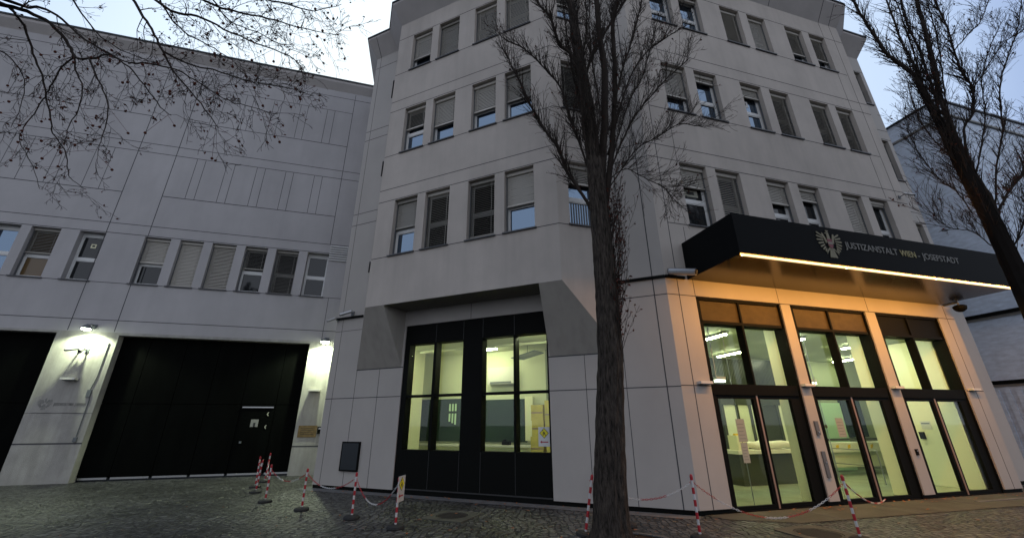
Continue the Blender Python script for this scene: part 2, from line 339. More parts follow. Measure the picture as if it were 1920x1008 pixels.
def offset(pts, d):
    """mitred parallel of an open plan outline, to the street side (right-hand side walking left to right is the street)"""
    res = []
    n = len(pts)
    def nrm(a, b): dx, dy = b[0] - a[0], b[1] - a[1]; L = math.hypot(dx, dy); return (dy / L, -dx / L)
    for i, p in enumerate(pts):
        ns = []
        if i > 0: ns.append(nrm(pts[i - 1], p))
        if i < n - 1: ns.append(nrm(p, pts[i + 1]))
        if len(ns) == 1: m_ = ns[0]; res.append((p[0] + m_[0] * d, p[1] + m_[1] * d))
        else:
            sx, sy = ns[0][0] + ns[1][0], ns[0][1] + ns[1][1]; k = (1 + ns[0][0] * ns[1][0] + ns[0][1] * ns[1][1])
            res.append((p[0] + sx / k * d, p[1] + sy / k * d))
    return res
def band(mb, P, Q, z0, z1):
    for i in range(len(P) - 1):
        mb.poly([(*P[i], z0), (*P[i + 1], z0), (*Q[i + 1], z1), (*Q[i], z1)])
def strip(mb, F, pts, wd=0.014, pr=0.002):
    """thin shadow joints: (u0,z0,u1,z1) segments, horizontal or vertical"""
    for a in pts:
        u0, z0, u1, z1 = a[:4]; w_ = a[4] if len(a) > 4 else wd
        if abs(z0 - z1) < 1e-6: mb.box(F, min(u0, u1), max(u0, u1), -0.01, pr, z0 - w_ / 2, z0 + w_ / 2)
        else: mb.box(F, u0 - w_ / 2, u0 + w_ / 2, -0.01, pr + 0.0006, min(z0, z1), max(z0, z1))
# ------------------------------------------------------------------ tower
tower = thing('office_building', 'grey rendered tower with paired windows above the garage front and lit glass entrance', 'building', (CX, CY, 0))
FC = frame(*W2(FB, -2.37, 0), 0.96217, 0.27245)
lx0, ly0 = W2(FG, -9.5, 0); lx1, ly1 = W2(FB, -8.62, 0); LL = math.hypot(lx1 - lx0, ly1 - ly0); FK = frame(lx0, ly0, (lx1 - lx0) / LL, (ly1 - ly0) / LL)
def FR(u, o, z): return FE(u, o - 0.9, z)
Z1 = (6.70, 8.70); Z2 = (10.60, 12.53); Z3 = (14.41, 16.22); TOP = 17.1
gar = (-7.70, -3.09, 0.0, 4.62, 0.12)
mb = MB(); facade(mb, FG, -10.65, 0, 0.10, 5.12, [(-7.70, -3.09, 0.10, 4.62, 0.05)]); lowE = [(0.80, 3.45, 0.10, 4.68, 0.05), (3.76, 6.48, 0.10, 4.68, 0.05), (6.85, 9.48, 0.10, 4.68, 0.05)]
facade(mb, FE, 0, 10.2, 0.10, 5.12, lowE); facade(mb, FR, 11.30, 12.63, 0.10, TOP, [(11.55, 12.42, a, b, WD) for a, b in (Z1, Z2, Z3)])
facade(mb, FG, -10.65, -9.4, 5.12, TOP); facade(mb, FG, -1.30, 0, 5.12, TOP)
e0 = W2(FE, 10.2, 0); e1 = W2(FR, 11.30, 0); mb.poly([(*e0, .1), (*e1, .1), (*e1, TOP), (*e0, TOP)])
mb.poly([(*W2(FG, -10.65, 0), .1), (-6.75, 17.12, .1), (-6.75, 17.12, TOP), (*W2(FG, -10.65, 0), TOP)])
obj('panel_wall', mb, 'panel_wall', tower)
mb = MB()   # black recessed plinth
for (F, a, b) in ((FG, -10.65, -7.70), (FG, -3.09, -0.004), (FE, 0.004, 0.80), (FE, 3.45, 3.76), (FE, 6.48, 6.85), (FE, 9.48, 10.2), (FR, 11.3, 12.63)):
    mb = MB(); mb.box(F, a, b, -0.25, -0.03, 0, 0.10); obj('plinth', mb, 'black_metal', tower)
EW = [(1.03, 1.93), (2.26, 3.14), (4.10, 4.98), (5.35, 6.20), (7.15, 8.03), (8.38, 9.22)]
BW = [(-7.93, -7.03), (-6.72, -5.82), (-5.16, -4.27), (-3.95, -3.04)]
mb = MB(); facade(mb, FE, 0, 10.2, 5.12, TOP, [(a, b, z0, z1, WD) for a, b in EW for z0, z1 in (Z1, Z2, Z3)])
obj('entrance_side_wall', mb, 'render_wall', tower)
mb = MB(); facade(mb, FB, -8.62, -2.37, 5.10, TOP, [(a, b, z0, z1, WD) for a, b in BW for z0, z1 in (Z1, Z2, Z3)])
facade(mb, FC, 0, 1.43, 5.10, TOP, [(0.33, 1.18, z0, z1, WD) for z0, z1 in (Z1, Z2, Z3)])
facade(mb, FK, 0, LL, 5.10, TOP, [(0.1, LL - .3, z0, z1, WD) for z0, z1 in (Z1, Z2, Z3)])
cj = W2(FG, -1.26, 0)
mb.poly([FC(0, 0, 5.10), (*cj, 5.10), (*cj, 3.39)])        # facet runs on down beside the corbel
kj = W2(FG, -9.5, 0)
mb.poly([FK(LL, 0, 5.10), (*kj, 5.10), (*kj, 3.39)])
obj('bay_wall', mb, 'render_wall', tower)
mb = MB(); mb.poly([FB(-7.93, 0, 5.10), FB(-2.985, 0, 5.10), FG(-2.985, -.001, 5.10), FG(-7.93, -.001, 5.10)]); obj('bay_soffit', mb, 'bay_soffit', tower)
for side in (0, 1):
    mb = MB()
    if side: A, Bc, Cc, Dd = FB(-2.985, 0, 5.10), FC(0, -0.001, 5.10), (*cj, 3.385), FG(-3.05, 0, 3.385)
    else: A, Bc, Cc, Dd = FB(-7.93, 0, 5.10), FK(LL, -.001, 5.10), (*kj, 3.385), FG(-7.77, 0, 3.385)
    inner = FG(-3.05 if side else -7.77, 0, 5.10); out_ = (*(cj if side else kj), 5.10)
    mb.poly([A, Bc, Cc, Dd]); mb.poly([A, Dd, inner]); mb.poly([A, inner, out_, Bc])
    obj('corbel', mb, 'corbel_render', tower)
# cornice
outl = [(-6.75, 17.12), W2(FG, -10.65, 0), W2(FG, -9.5, 0), W2(FB, -8.62, 0), W2(FB, -2.37, 0), cj, (CX, CY), W2(FE, 10.2, 0), e1, W2(FR, 12.63, 0), W2(FR, 16.5, -5.5)]
o45 = offset(outl, 0.46); o47 = offset(outl, 0.50)
mb = MB(); band(mb, outl, o45, TOP, 17.84); band(mb, o45, o45, 17.84, 17.95); obj('cornice', mb, 'soffit_render', tower)
mb = MB(); o44 = offset(outl, 0.44); band(mb, o44, o47, 17.951, 17.951); band(mb, o47, o47, 17.95, 18.01)
mb.poly([(*p, 18.01) for p in o47] + [(9.0, 27.0, 18.01), (-4.5, 27.0, 18.01)]); obj('roof', mb, 'roof_metal', tower)
mb = MB(); bk = [W2(FR, 16.5, -5.5), (9.0, 27.0), (-4.5, 27.0), (-6.75, 17.12)]; band(mb, bk, bk, 0, 17.95)
band(mb, [W2(FR, 12.63, 0), bk[0]], [W2(FR, 12.63, 0), bk[0]], 0, 17.9); obj('rear_wall', mb, 'render_wall', tower)
att = [W2(FG, -9.85, -.8), W2(FG, -0.5, -1.0), W2(FE, 9.5, -1.0), W2(FE, 9.5, -7), W2(FG, -9.85, -8)]
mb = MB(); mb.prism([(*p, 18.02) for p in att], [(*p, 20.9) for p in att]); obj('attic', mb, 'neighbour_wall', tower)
# joints across the cornice
mb = MB()
for F, off, us in ((FG, 0, (-10.42,)), (FE, 0, (.335, 3.6, 6.65, 9.22, 9.78)), (FB, 0, (-5.5,))):
    for u in us: mb.hexa([F(u - .009, .001, TOP + .005), F(u + .009, .001, TOP + .005), F(u + .009, .46, 17.835), F(u - .009, .46, 17.835), F(u - .009, .006, TOP), F(u + .009, .006, TOP), F(u + .009, .466, 17.835), F(u - .009, .466, 17.835)])
obj('cornice_joints', mb, 'joint', tower)
# shadow joints
mb = MB(); J = 0.016
for F, a, b in ((FB, -8.62, -2.37), (FC, 0, 1.43), (FE, 0, 10.2), (FR, 11.3, 12.63)):
    for z in (8.73, 9.19, 12.58, 13.04, 16.26): strip(mb, F, [(a, z, b, z, 0.022)])
for F, a, b in ((FG, -10.65, -9.5), (FG, -1.26, 0)):
    for z in (8.70, 9.17, 12.58, 13.03, 16.5): strip(mb, F, [(a, z, b, z, 0.022)])
for (F, a, b, ws) in ((FB, -8.62, -2.37, BW), (FE, 0.33, 9.74, EW), (FC, 0, 1.43, [(.33, 1.18)])):
    for z in (6.68, 10.585, 14.395):
        e_ = [a] + [q + (-.05 if i % 2 == 0 else .05) for i, q in enumerate(sum(map(list, ws), []))] + [b]
        for k in range(0, len(e_), 2): strip(mb, F, [(e_[k], z, e_[k + 1], z, 0.022)])
strip(mb, FE, [(0.335, 0.1, 0.335, TOP, .02), (9.78, 8.8, 9.78, TOP), (9.22, 8.8, 9.22, 10.5), (9.22, 12.6, 9.22, 14.35), (9.22, 16.3, 9.22, TOP), (0.98, 8.75, 0.98, 10.5), (0.98, 12.6, 0.98, 14.35), (0.80, 4.69, 0.80, 6.6), (1.62, 5.12, 1.62, 6.6)])
strip(mb, FG, [(-10.37, 0.1, -10.37, 5.1), (-10.42, 5.2, -10.42, TOP), (-9.48, 0.1, -9.48, 3.36), (-8.57, 0.1, -8.57, 3.36), (-2.15, 0.1, -2.15, 3.36), (-1.19, 0.1, -1.19, 5.0), (-0.30, 0.1, -0.30, TOP, .024), (-0.95, 5.2, -0.95, TOP)])
strip(mb, FG, [(-10.65, 2.53, -7.70, 2.53, .022), (-3.09, 2.53, 0, 2.53, .022), (-10.65, 4.69, -9.5, 4.69), (-1.26, 4.69, 0, 4.69, .022), (-9.5, 3.37, -7.70, 3.37, .03), (-3.09, 3.37, -1.26, 3.37, .03), (-5.42, 4.63, -5.42, 5.09)])
strip(mb, FE, [(0, 2.55, 0.80, 2.55, .022), (0, 4.69, 10.2, 4.69, .02), (3.42, 4.69, 3.42, 5.1), (6.62, 4.69, 6.62, 5.1), (9.86, 0.1, 9.86, 5.1), (9.48, 2.58, 10.2, 2.58, .02)])
obj('panel_joints', mb, 'joint', tower)
mb = MB()
for F, a, b in ((FG, -10.66, -9.50), (FG, -1.25, 0.0), (FE, 0.0, 0.55)):
    mb = MB(); mb.box(F, a, b, 0.001, 0.05, 5.10, 5.17); obj('flashing', mb, 'black_metal', tower)
# windows of the tower
spec = {(0, 0): (.50, 75, 'window_glass', 'blind_slat_dark'), (0, 1): (.97, 30, 'window_glass_dark', 'blind_slat'), (0, 2): (.93, 22, 'window_glass_dark', 'blind_slat_dark'), (0, 3): (.55, 72, 'window_glass', 'blind_slat'),
        (1, 0): (.44, 35, 'window_glass', 'blind_slat'), (1, 1): (.58, 70, 'window_glass', 'blind_slat'), (1, 2): (.56, 70, 'window_glass', 'blind_slat'), (1, 3): (.56, 74, 'window_glass', 'blind_slat_dark'),
        (2, 0): (.64, 72, 'window_glass', 'blind_slat'), (2, 1): (.97, 75, 'window_glass', 'blind_slat_dark'), (2, 2): (.97, 66, 'window_glass', 'blind_slat'), (2, 3): (.97, 66, 'window_glass', 'blind_slat')}
for (r_, k), (bl, ti, gl_, sl) in spec.items():
    z0, z1 = (Z1, Z2, Z3)[r_]; window(tower, FB, *BW[k], z0, z1, bl, ti, gl_, slat=sl)
spec = {(0, 0): (.33, 66, 'window_glass_dark', (1.22, 1.72, 7.78, 8.0, 'paper_dim')), (0, 1): (.97, 45, 'window_glass', None), (0, 2): (.36, 66, 'window_glass_dark', None), (0, 3): (.22, 66, 'window_glass_dark', None), (0, 4): (.72, 66, 'window_glass_dark', None), (0, 5): (.06, 60, 'window_glass_dark', (8.55, 8.75, 7.9, 8.15, 'paper_dim')),
        (1, 0): (.60, 68, 'window_glass', None), (1, 1): (.14, 70, 'window_glass', None), (1, 2): (.22, 70, 'window_glass', (4.24, 4.55, 11.75, 12.0, 'paper')), (1, 3): (.97, 34, 'window_glass', None), (1, 4): (.97, 34, 'window_glass', None), (1, 5): (.97, 34, 'window_glass', None),
        (2, 0): (.04, 60, 'window_glass', None), (2, 1): (.05, 60, 'window_glass', None), (2, 2): (.88, 34, 'window_glass', None), (2, 3): (.82, 72, 'window_glass', None), (2, 4): (.66, 42, 'window_glass', None), (2, 5): (.64, 42, 'window_glass', None)}
for (r_, k), (bl, ti, gl_, ex) in spec.items():
    z0, z1 = (Z1, Z2, Z3)[r_]; window(tower, FE, *EW[k], z0, z1, bl, ti, gl_, extra=ex)
window(tower, FC, .33, 1.18, *Z1, .30, 55, curtain=True); window(tower, FC, .33, 1.18, *Z2, .97, 30, slat='blind_slat_dark'); window(tower, FC, .33, 1.18, *Z3, .5)
for z in (Z1, Z2, Z3): window(tower, FK, .1, LL - .3, *z, .4); window(tower, FR, 11.55, 12.42, *z, .5, glass='window_glass_dark', slat='blind_slat_dark', frm='window_frame_dark')
# garage front
GD = -0.03
def G2(u, o, z): return FG(u, o, z)
gu = [-7.52, -6.65, -6.56, -5.66, -5.03, -4.09, -4.03, -3.14]
fr = MB()
fr.box(FG, -7.70, -3.09, -.30, GD, 4.03, 4.62); fr.box(FG, -7.70, -3.09, -.30, GD, 0.0, 1.10); fr.box(FG, -7.70, gu[0], -.30, GD, 1.10, 4.03); fr.box(FG, gu[3], gu[4], -.30, GD, 1.10, 4.03); fr.box(FG, gu[7], -3.09, -.30, GD, 1.10, 4.03)
for a, b in ((gu[1], gu[2]), (gu[5], gu[6])): fr.box(FG, a, b, -.30, GD, 1.10, 4.03)
for a, b in ((0, 1), (2, 3), (4, 5), (6, 7)): fr.box(FG, gu[a], gu[b], -.20, GD - .02, 2.49, 2.56)
gd = obj('garage_door', fr, 'black_metal', tower)
for u in (-6.60, -5.66, -5.03, -4.06):
    s = MB(); s.box(FG, u - .005, u + .005, GD - .004, GD + .003, 0.16, 1.08); obj('door_seam', s, 'dark_rail', gd)
    s = MB(); s.box(FG, u - .005, u + .005, GD - .004, GD + .003, 4.05, 4.60); obj('door_seam', s, 'dark_rail', gd)
s = MB(); s.box(FG, -7.68, -3.11, GD - .004, GD + .012, 0.12, 0.15); obj('door_threshold', s, 'dark_rail', gd)
for a, b in ((0, 1), (2, 3), (4, 5), (6, 7)):
    for z0, z1 in ((1.10, 2.49), (2.56, 4.03)):
        s = MB(); s.box(FG, gu[a], gu[b], -.185, -.175, z0, z1); obj('pane', s, 'shop_glass', gd)
# entrance bays
for k, (ua, ub) in enumerate(((0.80, 3.45), (3.76, 6.48), (6.85, 9.48))):
    wd = ub - ua; um = ua + wd * 0.475; fr = MB(); o0, o1 = -.33, -.035
    fr.box(FE, ua, ua + .12, o0, o1, 0, 4.68); fr.box(FE, ub - .045, ub, o0, o1, 0, 4.68)
    fr.box(FE, ua + .06, ub - .10, o0, o1, 4.62, 4.68); fr.box(FE, ua + .06, ub - .10, o0, o1, 4.03, 4.10)
    fr.box(FE, ua + .06, ub - .10, o0, o1 + .01, 2.36, 2.60); fr.box(FE, um + .02, um + .07, -.25, o1, 2.60, 4.03); fr.box(FE, um + .02, um + .07, -.12, o1, 4.10, 4.62)
    fr.box(FE, ua + .06, ub - .10, o0, o1, 0, 0.03)
    gb = obj('glazed_entrance', fr, 'black_metal', tower)
    for a, b in ((ua + .12, um + .02), (um + .07, ub - .045)):
        s = MB(); s.box(FE, a, b, -.11, -.08, 4.10, 4.62); obj('header_panel', s, 'bronze_film' if k < 2 else 'black_metal', gb)
        s = MB(); s.box(FE, a, b, -.225, -.215, 2.60, 4.03); obj('pane', s, 'shop_glass', gb)
    for a, b in ((ua + .12, um - .005), (um + .055, ub - .045)):
        s = MB(); f_ = 0.06; c_, d_ = -.14, -.06; br = .30 if b > um + 1 else .075
        s.box(FE, a, a + f_, c_, d_, .031, 2.355); s.box(FE, b - f_, b, c_, d_, .031, 2.355); s.box(FE, a + f_, b - f_, c_, d_, .031, .11); s.box(FE, a + f_, b - f_, c_, d_, 2.28, 2.355)
        if br > f_: s.box(FE, b - br, b - f_, c_, d_, .11, 2.28)
        dr = obj('door_leaf', s, 'black_metal', gb)
        s = MB(); s.box(FE, a + f_, b - (br if b > um + 1 else f_), -.105, -.095, .11, 2.28); obj('door_glass', s, 'shop_glass', dr)
    s = MB(); s.box(FE, um - .003, um + .052, -.14, -.066, .031, 2.355); obj('door_post', s, 'black_metal', gb); s = MB(); s.box(FE, um + .004, um + .045, -.065, -.05, .031, 2.355); obj('door_stile', s, 'pink_metal', gb)
# hall and garage interiors
mb = MB()
for (a, b) in ((3.45, 3.76), (6.48, 6.85)): mb.box(FE, a - .02, b + .02, -.68, -.35, 0.02, 4.14)
mb.box(FE, 9.44, 10.0, -2.3, -.36, 0.02, 4.14)
obj('cream_column', mb, 'in_cream', tower)
HP = [(.1, -.35), (10, -.35), (10, -1.05), (12.4, -1.05), (13.1, -5.3), (.1, -5.3)]
mb = MB(); mb.poly([FE(u, o, .015) for u, o in HP]); obj('hall_floor', mb, 'in_floor', tower)
mb = MB(); mb.poly([FE(u, o, 4.15) for u, o in HP]); obj('hall_ceiling', mb, 'in_ceiling', tower)
mb = MB(); mb.poly([FE(.1, -5.2, 0), FE(13.1, -5.2, 0), FE(13.1, -5.2, 4.15), FE(.1, -5.2, 4.15)]); mb.poly([FE(.1, -.36, 0), FE(.1, -5.2, 0), FE(.1, -5.2, 4.15), FE(.1, -.36, 4.15)])
mb.poly([FE(10, -1.06, 0), FE(12.4, -1.06, 0), FE(12.4, -1.06, 4.15), FE(10, -1.06, 4.15)]); mb.poly([FE(12.4, -1.06, 0), FE(13.1, -5.2, 0), FE(13.1, -5.2, 4.15), FE(12.4, -1.06, 4.15)])
obj('hall_wall', mb, 'hall_paint', tower)
mb = MB(); mb.box(FE, 5.3, 8.8, -5.19, -5.1, 3.0, 4.1)
for k in range(48): mb.box(FE, 5.3 + k * .073, 5.33 + k * .073, -5.1, -5.07, 3.0, 4.1)
obj('ribbed_panel', mb, 'in_dark', tower)
mb = MB()
for u in (5.5, 6.15, 6.75, 7.35, 8.05, 8.86): mb.box(FE, u, u + .12, -5.14, -5.05, 0.02, 2.60)
mb.box(FE, 5.5, 8.98, -5.15, -5.04, 2.40, 2.72); mb.box(FE, 5.62, 8.86, -5.13, -5.06, .02, .95); obj('dark_partition', mb, 'in_dark', tower)
for a, c_ in ((5.62, 6.15), (6.27, 6.75), (6.87, 7.35), (7.47, 8.05), (8.17, 8.86)):
    mb = MB(); mb.box(FE, a, c_, -5.12, -5.08, .96, 2.39); obj('partition_panel', mb, 'in_cream' if a < 7 or a > 8 else 'in_dark', tower)
mb = MB(); mb.box(FE, 11.45, 12.5, -5.19, -5.08, 1.22, 2.6); obj('hall_window', mb, 'in_glass_dark', tower)
mb = MB(); mb.box(FE, 10.35, 11.36, -5.13, -5.06, .05, 2.5); obj('mint_door', mb, 'in_mint', tower)
GI = 3.25
mb = MB(); mb.poly([FG(-10.4, -.31, .015), FG(-2.6, -.31, .015), FG(-2.6, -GI, .015), FG(-10.4, -GI, .015)]); obj('garage_floor', mb, 'in_floor', tower)
mb = MB(); mb.poly([FG(-10.4, -.31, 4.2), FG(-2.6, -.31, 4.2), FG(-2.6, -GI, 4.2), FG(-10.4, -GI, 4.2)]); mb.box(FG, -10.4, -2.6, -2.0, -1.96, 4.12, 4.195); obj('garage_ceiling', mb, 'in_wall', tower)
mb = MB(); mb.poly([FG(-10.4, -GI, 0), FG(-2.6, -GI, 0), FG(-2.6, -GI, 4.2), FG(-10.4, -GI, 4.2)])
for u in (-10.4, -2.6): mb.poly([FG(u, -.31, 0), FG(u, -GI, 0), FG(u, -GI, 4.2), FG(u, -.31, 4.2)])
mb.poly([FG(-10.4, -.32, 0), FG(-7.7, -.32, 0), FG(-7.7, -.32, 4.2), FG(-10.4, -.32, 4.2)])
obj('garage_wall', mb, 'in_wall', tower)
mb = MB(); mb.box(FG, -9.15, -8.55, -2.3, -1.7, 0.02, 4.19); mb.box(FG, -5.0, -4.72, -GI + .005, -GI + .13, 1.25, 2.62); obj('cream_column', mb, 'in_cream', tower)
mb = MB(); mb.box(FG, -9.32, -7.0, -GI + .003, -GI + .06, 1.20, 2.62); mb.box(FG, -6.62, -4.98, -GI + .003, -GI + .06, 1.20, 2.55); hw = obj('hatch_window', mb, 'in_glass_dark', tower)
for u, z0, z1 in ((-7.98, 1.85, 2.12), (-7.86, 1.80, 2.12), (-7.74, 1.75, 2.12), (-7.98, 2.2, 2.45), (-7.86, 2.2, 2.45), (-7.74, 2.2, 2.45), (-7.40, 1.35, 2.48)):
    s = MB(); s.box(FG, u, u + (.07 if u < -7.5 else .16), -GI + .061, -GI + .066, z0, z1); obj('blind_slat', s, 'in_mint', hw)
mb = MB(); mb.box(FG, -4.25, -2.65, -GI + .003, -GI + .06, 2.2, 4.15)
for k in range(24): mb.box(FG, -4.25 + k * .067, -4.225 + k * .067, -GI + .06, -GI + .09, 2.2, 4.15)
obj('ribbed_panel', mb, 'garage_ribs', tower)
# ------------------------------------------------------------------ wing with the gates
wing = thing('gatehouse_wing', 'long pale wing with one strip of windows over two black gates', 'building', W2(FL, -11, 0) + (0,))
LW = [(-16.7, -15.8), (-15.15, -14.26), (-13.95, -13.04), (-12.45, -11.60), (-10.31, -9.41), (-9.08, -8.24), (-7.92, -7.03), (-6.69, -5.83), (-5.50, -4.60), (-4.25, -3.37)]
ZL = (6.92, 8.93)
mb = MB(); facade(mb, FL, -24, -1.9, 5.0, 18.15, [(a, b, *ZL, WD) for a, b in LW]); obj('upper_wall', mb, 'wing_wall', wing)
mb = MB(); facade(mb, FL, -24, -1.9, 0.0, 5.0, [(-19.2, -11.90, 0.0, 4.92, 0.35), (-10.04, -3.52, 0.0, 4.90, 0.35)]); obj('pillar_wall', mb, 'pillar_render', wing)
mb = MB(); P0 = [W2(FL, -24, 0), W2(FL, -1.2, 0)]; P1 = [W2(FL, -24, .20), W2(FL, -1.2, .20)]; band(mb, P0, P1, 18.15, 18.55); band(mb, P1, P1, 18.55, 18.70); obj('cornice', mb, 'soffit_render', wing)
mb = MB(); mb.box(FL, -24.1, -1.0, -7, .24, 18.70, 18.78); mb.box(FL, -24, -1.0, -7, -.4, 0.0, 18.15); obj('roof', mb, 'roof_metal', wing)
mb = MB(); Lj = []
for a, b in ((-3.40, -10.23), (-11.63, -24)):
    Lj += [(a, 10.83, b, 10.83, .03), (a, 14.77, b, 14.77, .03), (a, 16.85, b, 16.85, .022)]
Lj += [(-1.9, z, -24, z, .026) for z in (9.40, 12.88, 13.33, 8.97, 17.75, 5.45)]
vv = [-4.25, -4.60, -5.50, -5.83, -6.69, -7.03, -7.92, -8.24, -9.08, -9.41, -12.45, -13.04, -13.95, -14.26, -15.15, -15.8, -16.7]
for v_ in vv: Lj += [(v_, 10.85, v_, 12.86, .018), (v_, 14.8, v_, 16.82, .018)]
Lj += [(-10.23, 5.02, -10.23, 18.1, .026), (-11.63, 5.02, -11.63, 18.1, .026), (-3.40, 9.42, -3.40, 18.1, .022), (-3.1, 5.02, -3.1, 6.9, .018), (-18.9, 5, -18.9, 18.1)]
e_ = [-1.9] + sum([[b + .05, a - .05] for a, b in reversed(LW)], []) + [-24]
for k in range(0, len(e_), 2): Lj.append((e_[k], 6.90, e_[k + 1], 6.90, .022))
strip(mb, FL, Lj); strip(mb, FL, [(-11.90, 1.21, -10.04, 1.21, .045), (-3.52, 1.0, -1.9, 1.0, .045), (-11.9, 2.17, -10.04, 2.17, .012)]); obj('panel_joints', mb, 'joint', wing)
sp = [(.5, 60, 'window_glass', 'window_frame', 'blind_slat'), (.0, 60, 'window_glass', 'window_frame', 'blind_slat'), (.5, 30, 'window_brown', 'window_frame', 'blind_slat_dark'), (0, 0, 'window_glass_dark', 'window_frame', 'blind_slat'), (.52, 62, 'window_glass_dark', 'window_frame', 'blind_slat'), (.97, 62, 'window_glass_dark', 'window_frame', 'blind_slat'), (.97, 50, 'window_glass_dark', 'window_frame', 'blind_slat'), (.47, 20, 'window_glass_dark', 'window_frame', 'blind_slat_dark'), (.97, 20, 'window_glass_dark', 'window_frame', 'blind_slat_dark'), (0, 0, 'window_glass_dark', 'window_frame', 'blind_slat')]
for (a, b), (bl, ti, gl_, fm, sl) in zip(LW, sp): window(wing, FL, a, b, *ZL, bl, ti, gl_, fm, sl, extra=(-12.1, -11.93, 8.33, 8.5, 'in_cream') if a == -12.45 else None)
mb = MB()
for k in range(7):
    z = 8.66 + k * .11; mb.hexa([FL(-3.36, .005, z), FL(-2.2, .005, z), FL(-2.2, .05, z - .03), FL(-3.36, .05, z - .03), FL(-3.36, .005, z + .03), FL(-2.2, .005, z + .03), FL(-2.2, .05, z), FL(-3.36, .05, z)])
obj('vent_louvre', mb, 'window_frame', wing)
for (a, b, seams) in ((-19.2, -11.90, (-17.4, -15.6, -13.8)), (-10.04, -3.52, (-9.13, -7.92, -6.78, -5.62, -4.42))):
    mb = MB(); q = [a] + list(seams) + [b]
    for i in range(len(q) - 1):
        mb.box(FL, q[i] + .008, q[i + 1] - .008, -.35, -.30, .16, 2.50); mb.box(FL, q[i] + .008, q[i + 1] - .008, -.35, -.30, 2.52, 4.90)
    mb.box(FL, a, b, -.40, -.352, 0.1, 4.90)
    gt = obj('gate', mb, 'gate_black', wing)
    mb = MB()
    for i in range(len(q) - 1): mb.box(FL, q[i] + .05, q[i + 1] - .05, -.36, -.29, .055, .115)
    obj('bottom_rail', mb, 'steel', gt)
    if a > -11:
        mb = MB(); mb.box(FL, -5.55, -4.47, -.298, -.285, .20, 2.36); obj('wicket_door', mb, 'gate_black', gt)
        mb = MB(); mb.box(FL, -5.54, -4.46, -.285, -.25, 2.385, 2.43); obj('door_bar', mb, 'steel', gt)
        mb = MB(); mb.box(FL, -5.40, -5.33, -.285, -.24, 1.13, 1.20); obj('handle', mb, 'grey_metal', gt)
        for z in (2.16, 1.70):
            mb = MB(); mb.hexa([FL(-4.66, -.28, z), FL(-4.62, -.28, z + .07), FL(-4.59, -.28, z + .07), FL(-4.62, -.28, z), FL(-4.66, -.27, z), FL(-4.62, -.27, z + .07), FL(-4.59, -.27, z + .07), FL(-4.62, -.27, z)])
            mb.hexa([FL(-4.66, -.28, z), FL(-4.62, -.28, z - .07), FL(-4.59, -.28, z - .07), FL(-4.62, -.28, z), FL(-4.66, -.27, z), FL(-4.62, -.27, z - .07), FL(-4.59, -.27, z - .07), FL(-4.62, -.27, z)])
            obj('arrow_mark', mb, 'paper_dim', gt)
        mb = MB(); mb.box(FL, -5.16, -4.90, -.285, -.28, 1.70, 1.97); nt_ = obj('notice', mb, 'faded_grey', gt)
        mb = MB(); mb.box(FL, -5.06, -4.99, -.28, -.277, 1.70, 1.85); obj('notice_print', mb, 'black_ink', nt_)
# ------------------------------------------------------------------ neighbour across the lane
nb = thing('apartment_block', 'bluish white painted block with a flat roof behind the right-hand tree', 'building', (19.21, 14.23, 0))
FN = frame(19.2128, 14.2320, 0.96217, 0.27245)
def FW(d, o, z): return FN(-o, -d, z)          # side wall, d metres back from the corner
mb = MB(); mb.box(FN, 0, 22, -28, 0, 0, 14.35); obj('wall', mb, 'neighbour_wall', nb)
mb = MB(); mb.box(FN, -.08, 22.1, -28, .08, 14.36, 14.44); mb.box(FN, -.05, 22, -28, .05, 5.52, 5.62); mb.box(FN, -.05, 22, -28, .05, 3.0, 3.08); obj('ledge', mb, 'faded_grey', nb)
mb = MB(); mb.box(FN, .1, 22, -28, -.1, 14.44, 15.35); obj('parapet', mb, 'neighbour_wall', nb)
mb = MB(); mb.box(FN, .02, 22.1, -28.1, -.02, 15.35, 15.43); obj('roof', mb, 'roof_metal', nb)
mb = MB(); mb.box(FN, 1.0, 1.6, -4.6, -3.6, 15.43, 16.3); ch = obj('chimney', mb, 'white_plastic', nb)
mb = MB(); mb.box(FN, -.12, -.02, -8, 0.1, 3.09, 3.22); mb.box(FN, -.15, -.02, -8, -.2, 5.63, 5.75); obj('conduit', mb, 'black_metal', nb)
mb = MB()
for k in range(14): mb.box(FN, -.09, -.02, -.3 - k * .3, -.15 - k * .3, .3, 2.9)
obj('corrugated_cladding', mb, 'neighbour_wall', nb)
# ================================================================== GROUND
mb = MB(); mb.poly([(-400, -400, 0), (400, -400, 0), (400, 400, 0), (-400, 400, 0)]); structure(obj('ground', mb, 'cobbles'))
mb = MB(); FGz = lambda F, u, o, z: F(u, o, z)
mb.poly([FG(-10.9, -.3, .006), FG(-10.9, .42, .006), FG(0.0, .36, .006), FG(0.0, -.3, .006)]); structure(obj('kerb_strip', mb, 'kerb_stone'))
mb = MB(); mb.poly([FE(0.0, -.3, .010), FE(0.3, .40, .010), FE(1.4, 1.05, .010), FE(10.6, 1.25, .010), FE(13.5, 1.2, .010), FE(13.5, -.9, .010), FE(10.3, -.3, .010)]); structure(obj('pavement', mb, 'concrete'))
mb = MB()
for k in range(5): mb.box(FE, 2.4 + k * 2.2, 2.42 + k * 2.2, -.1, 1.1, .004, .013)
mb.box(FE, 7.2, 12.5, .52, .62, .004, .020); structure(obj('kerb', mb, 'kerb_stone'))
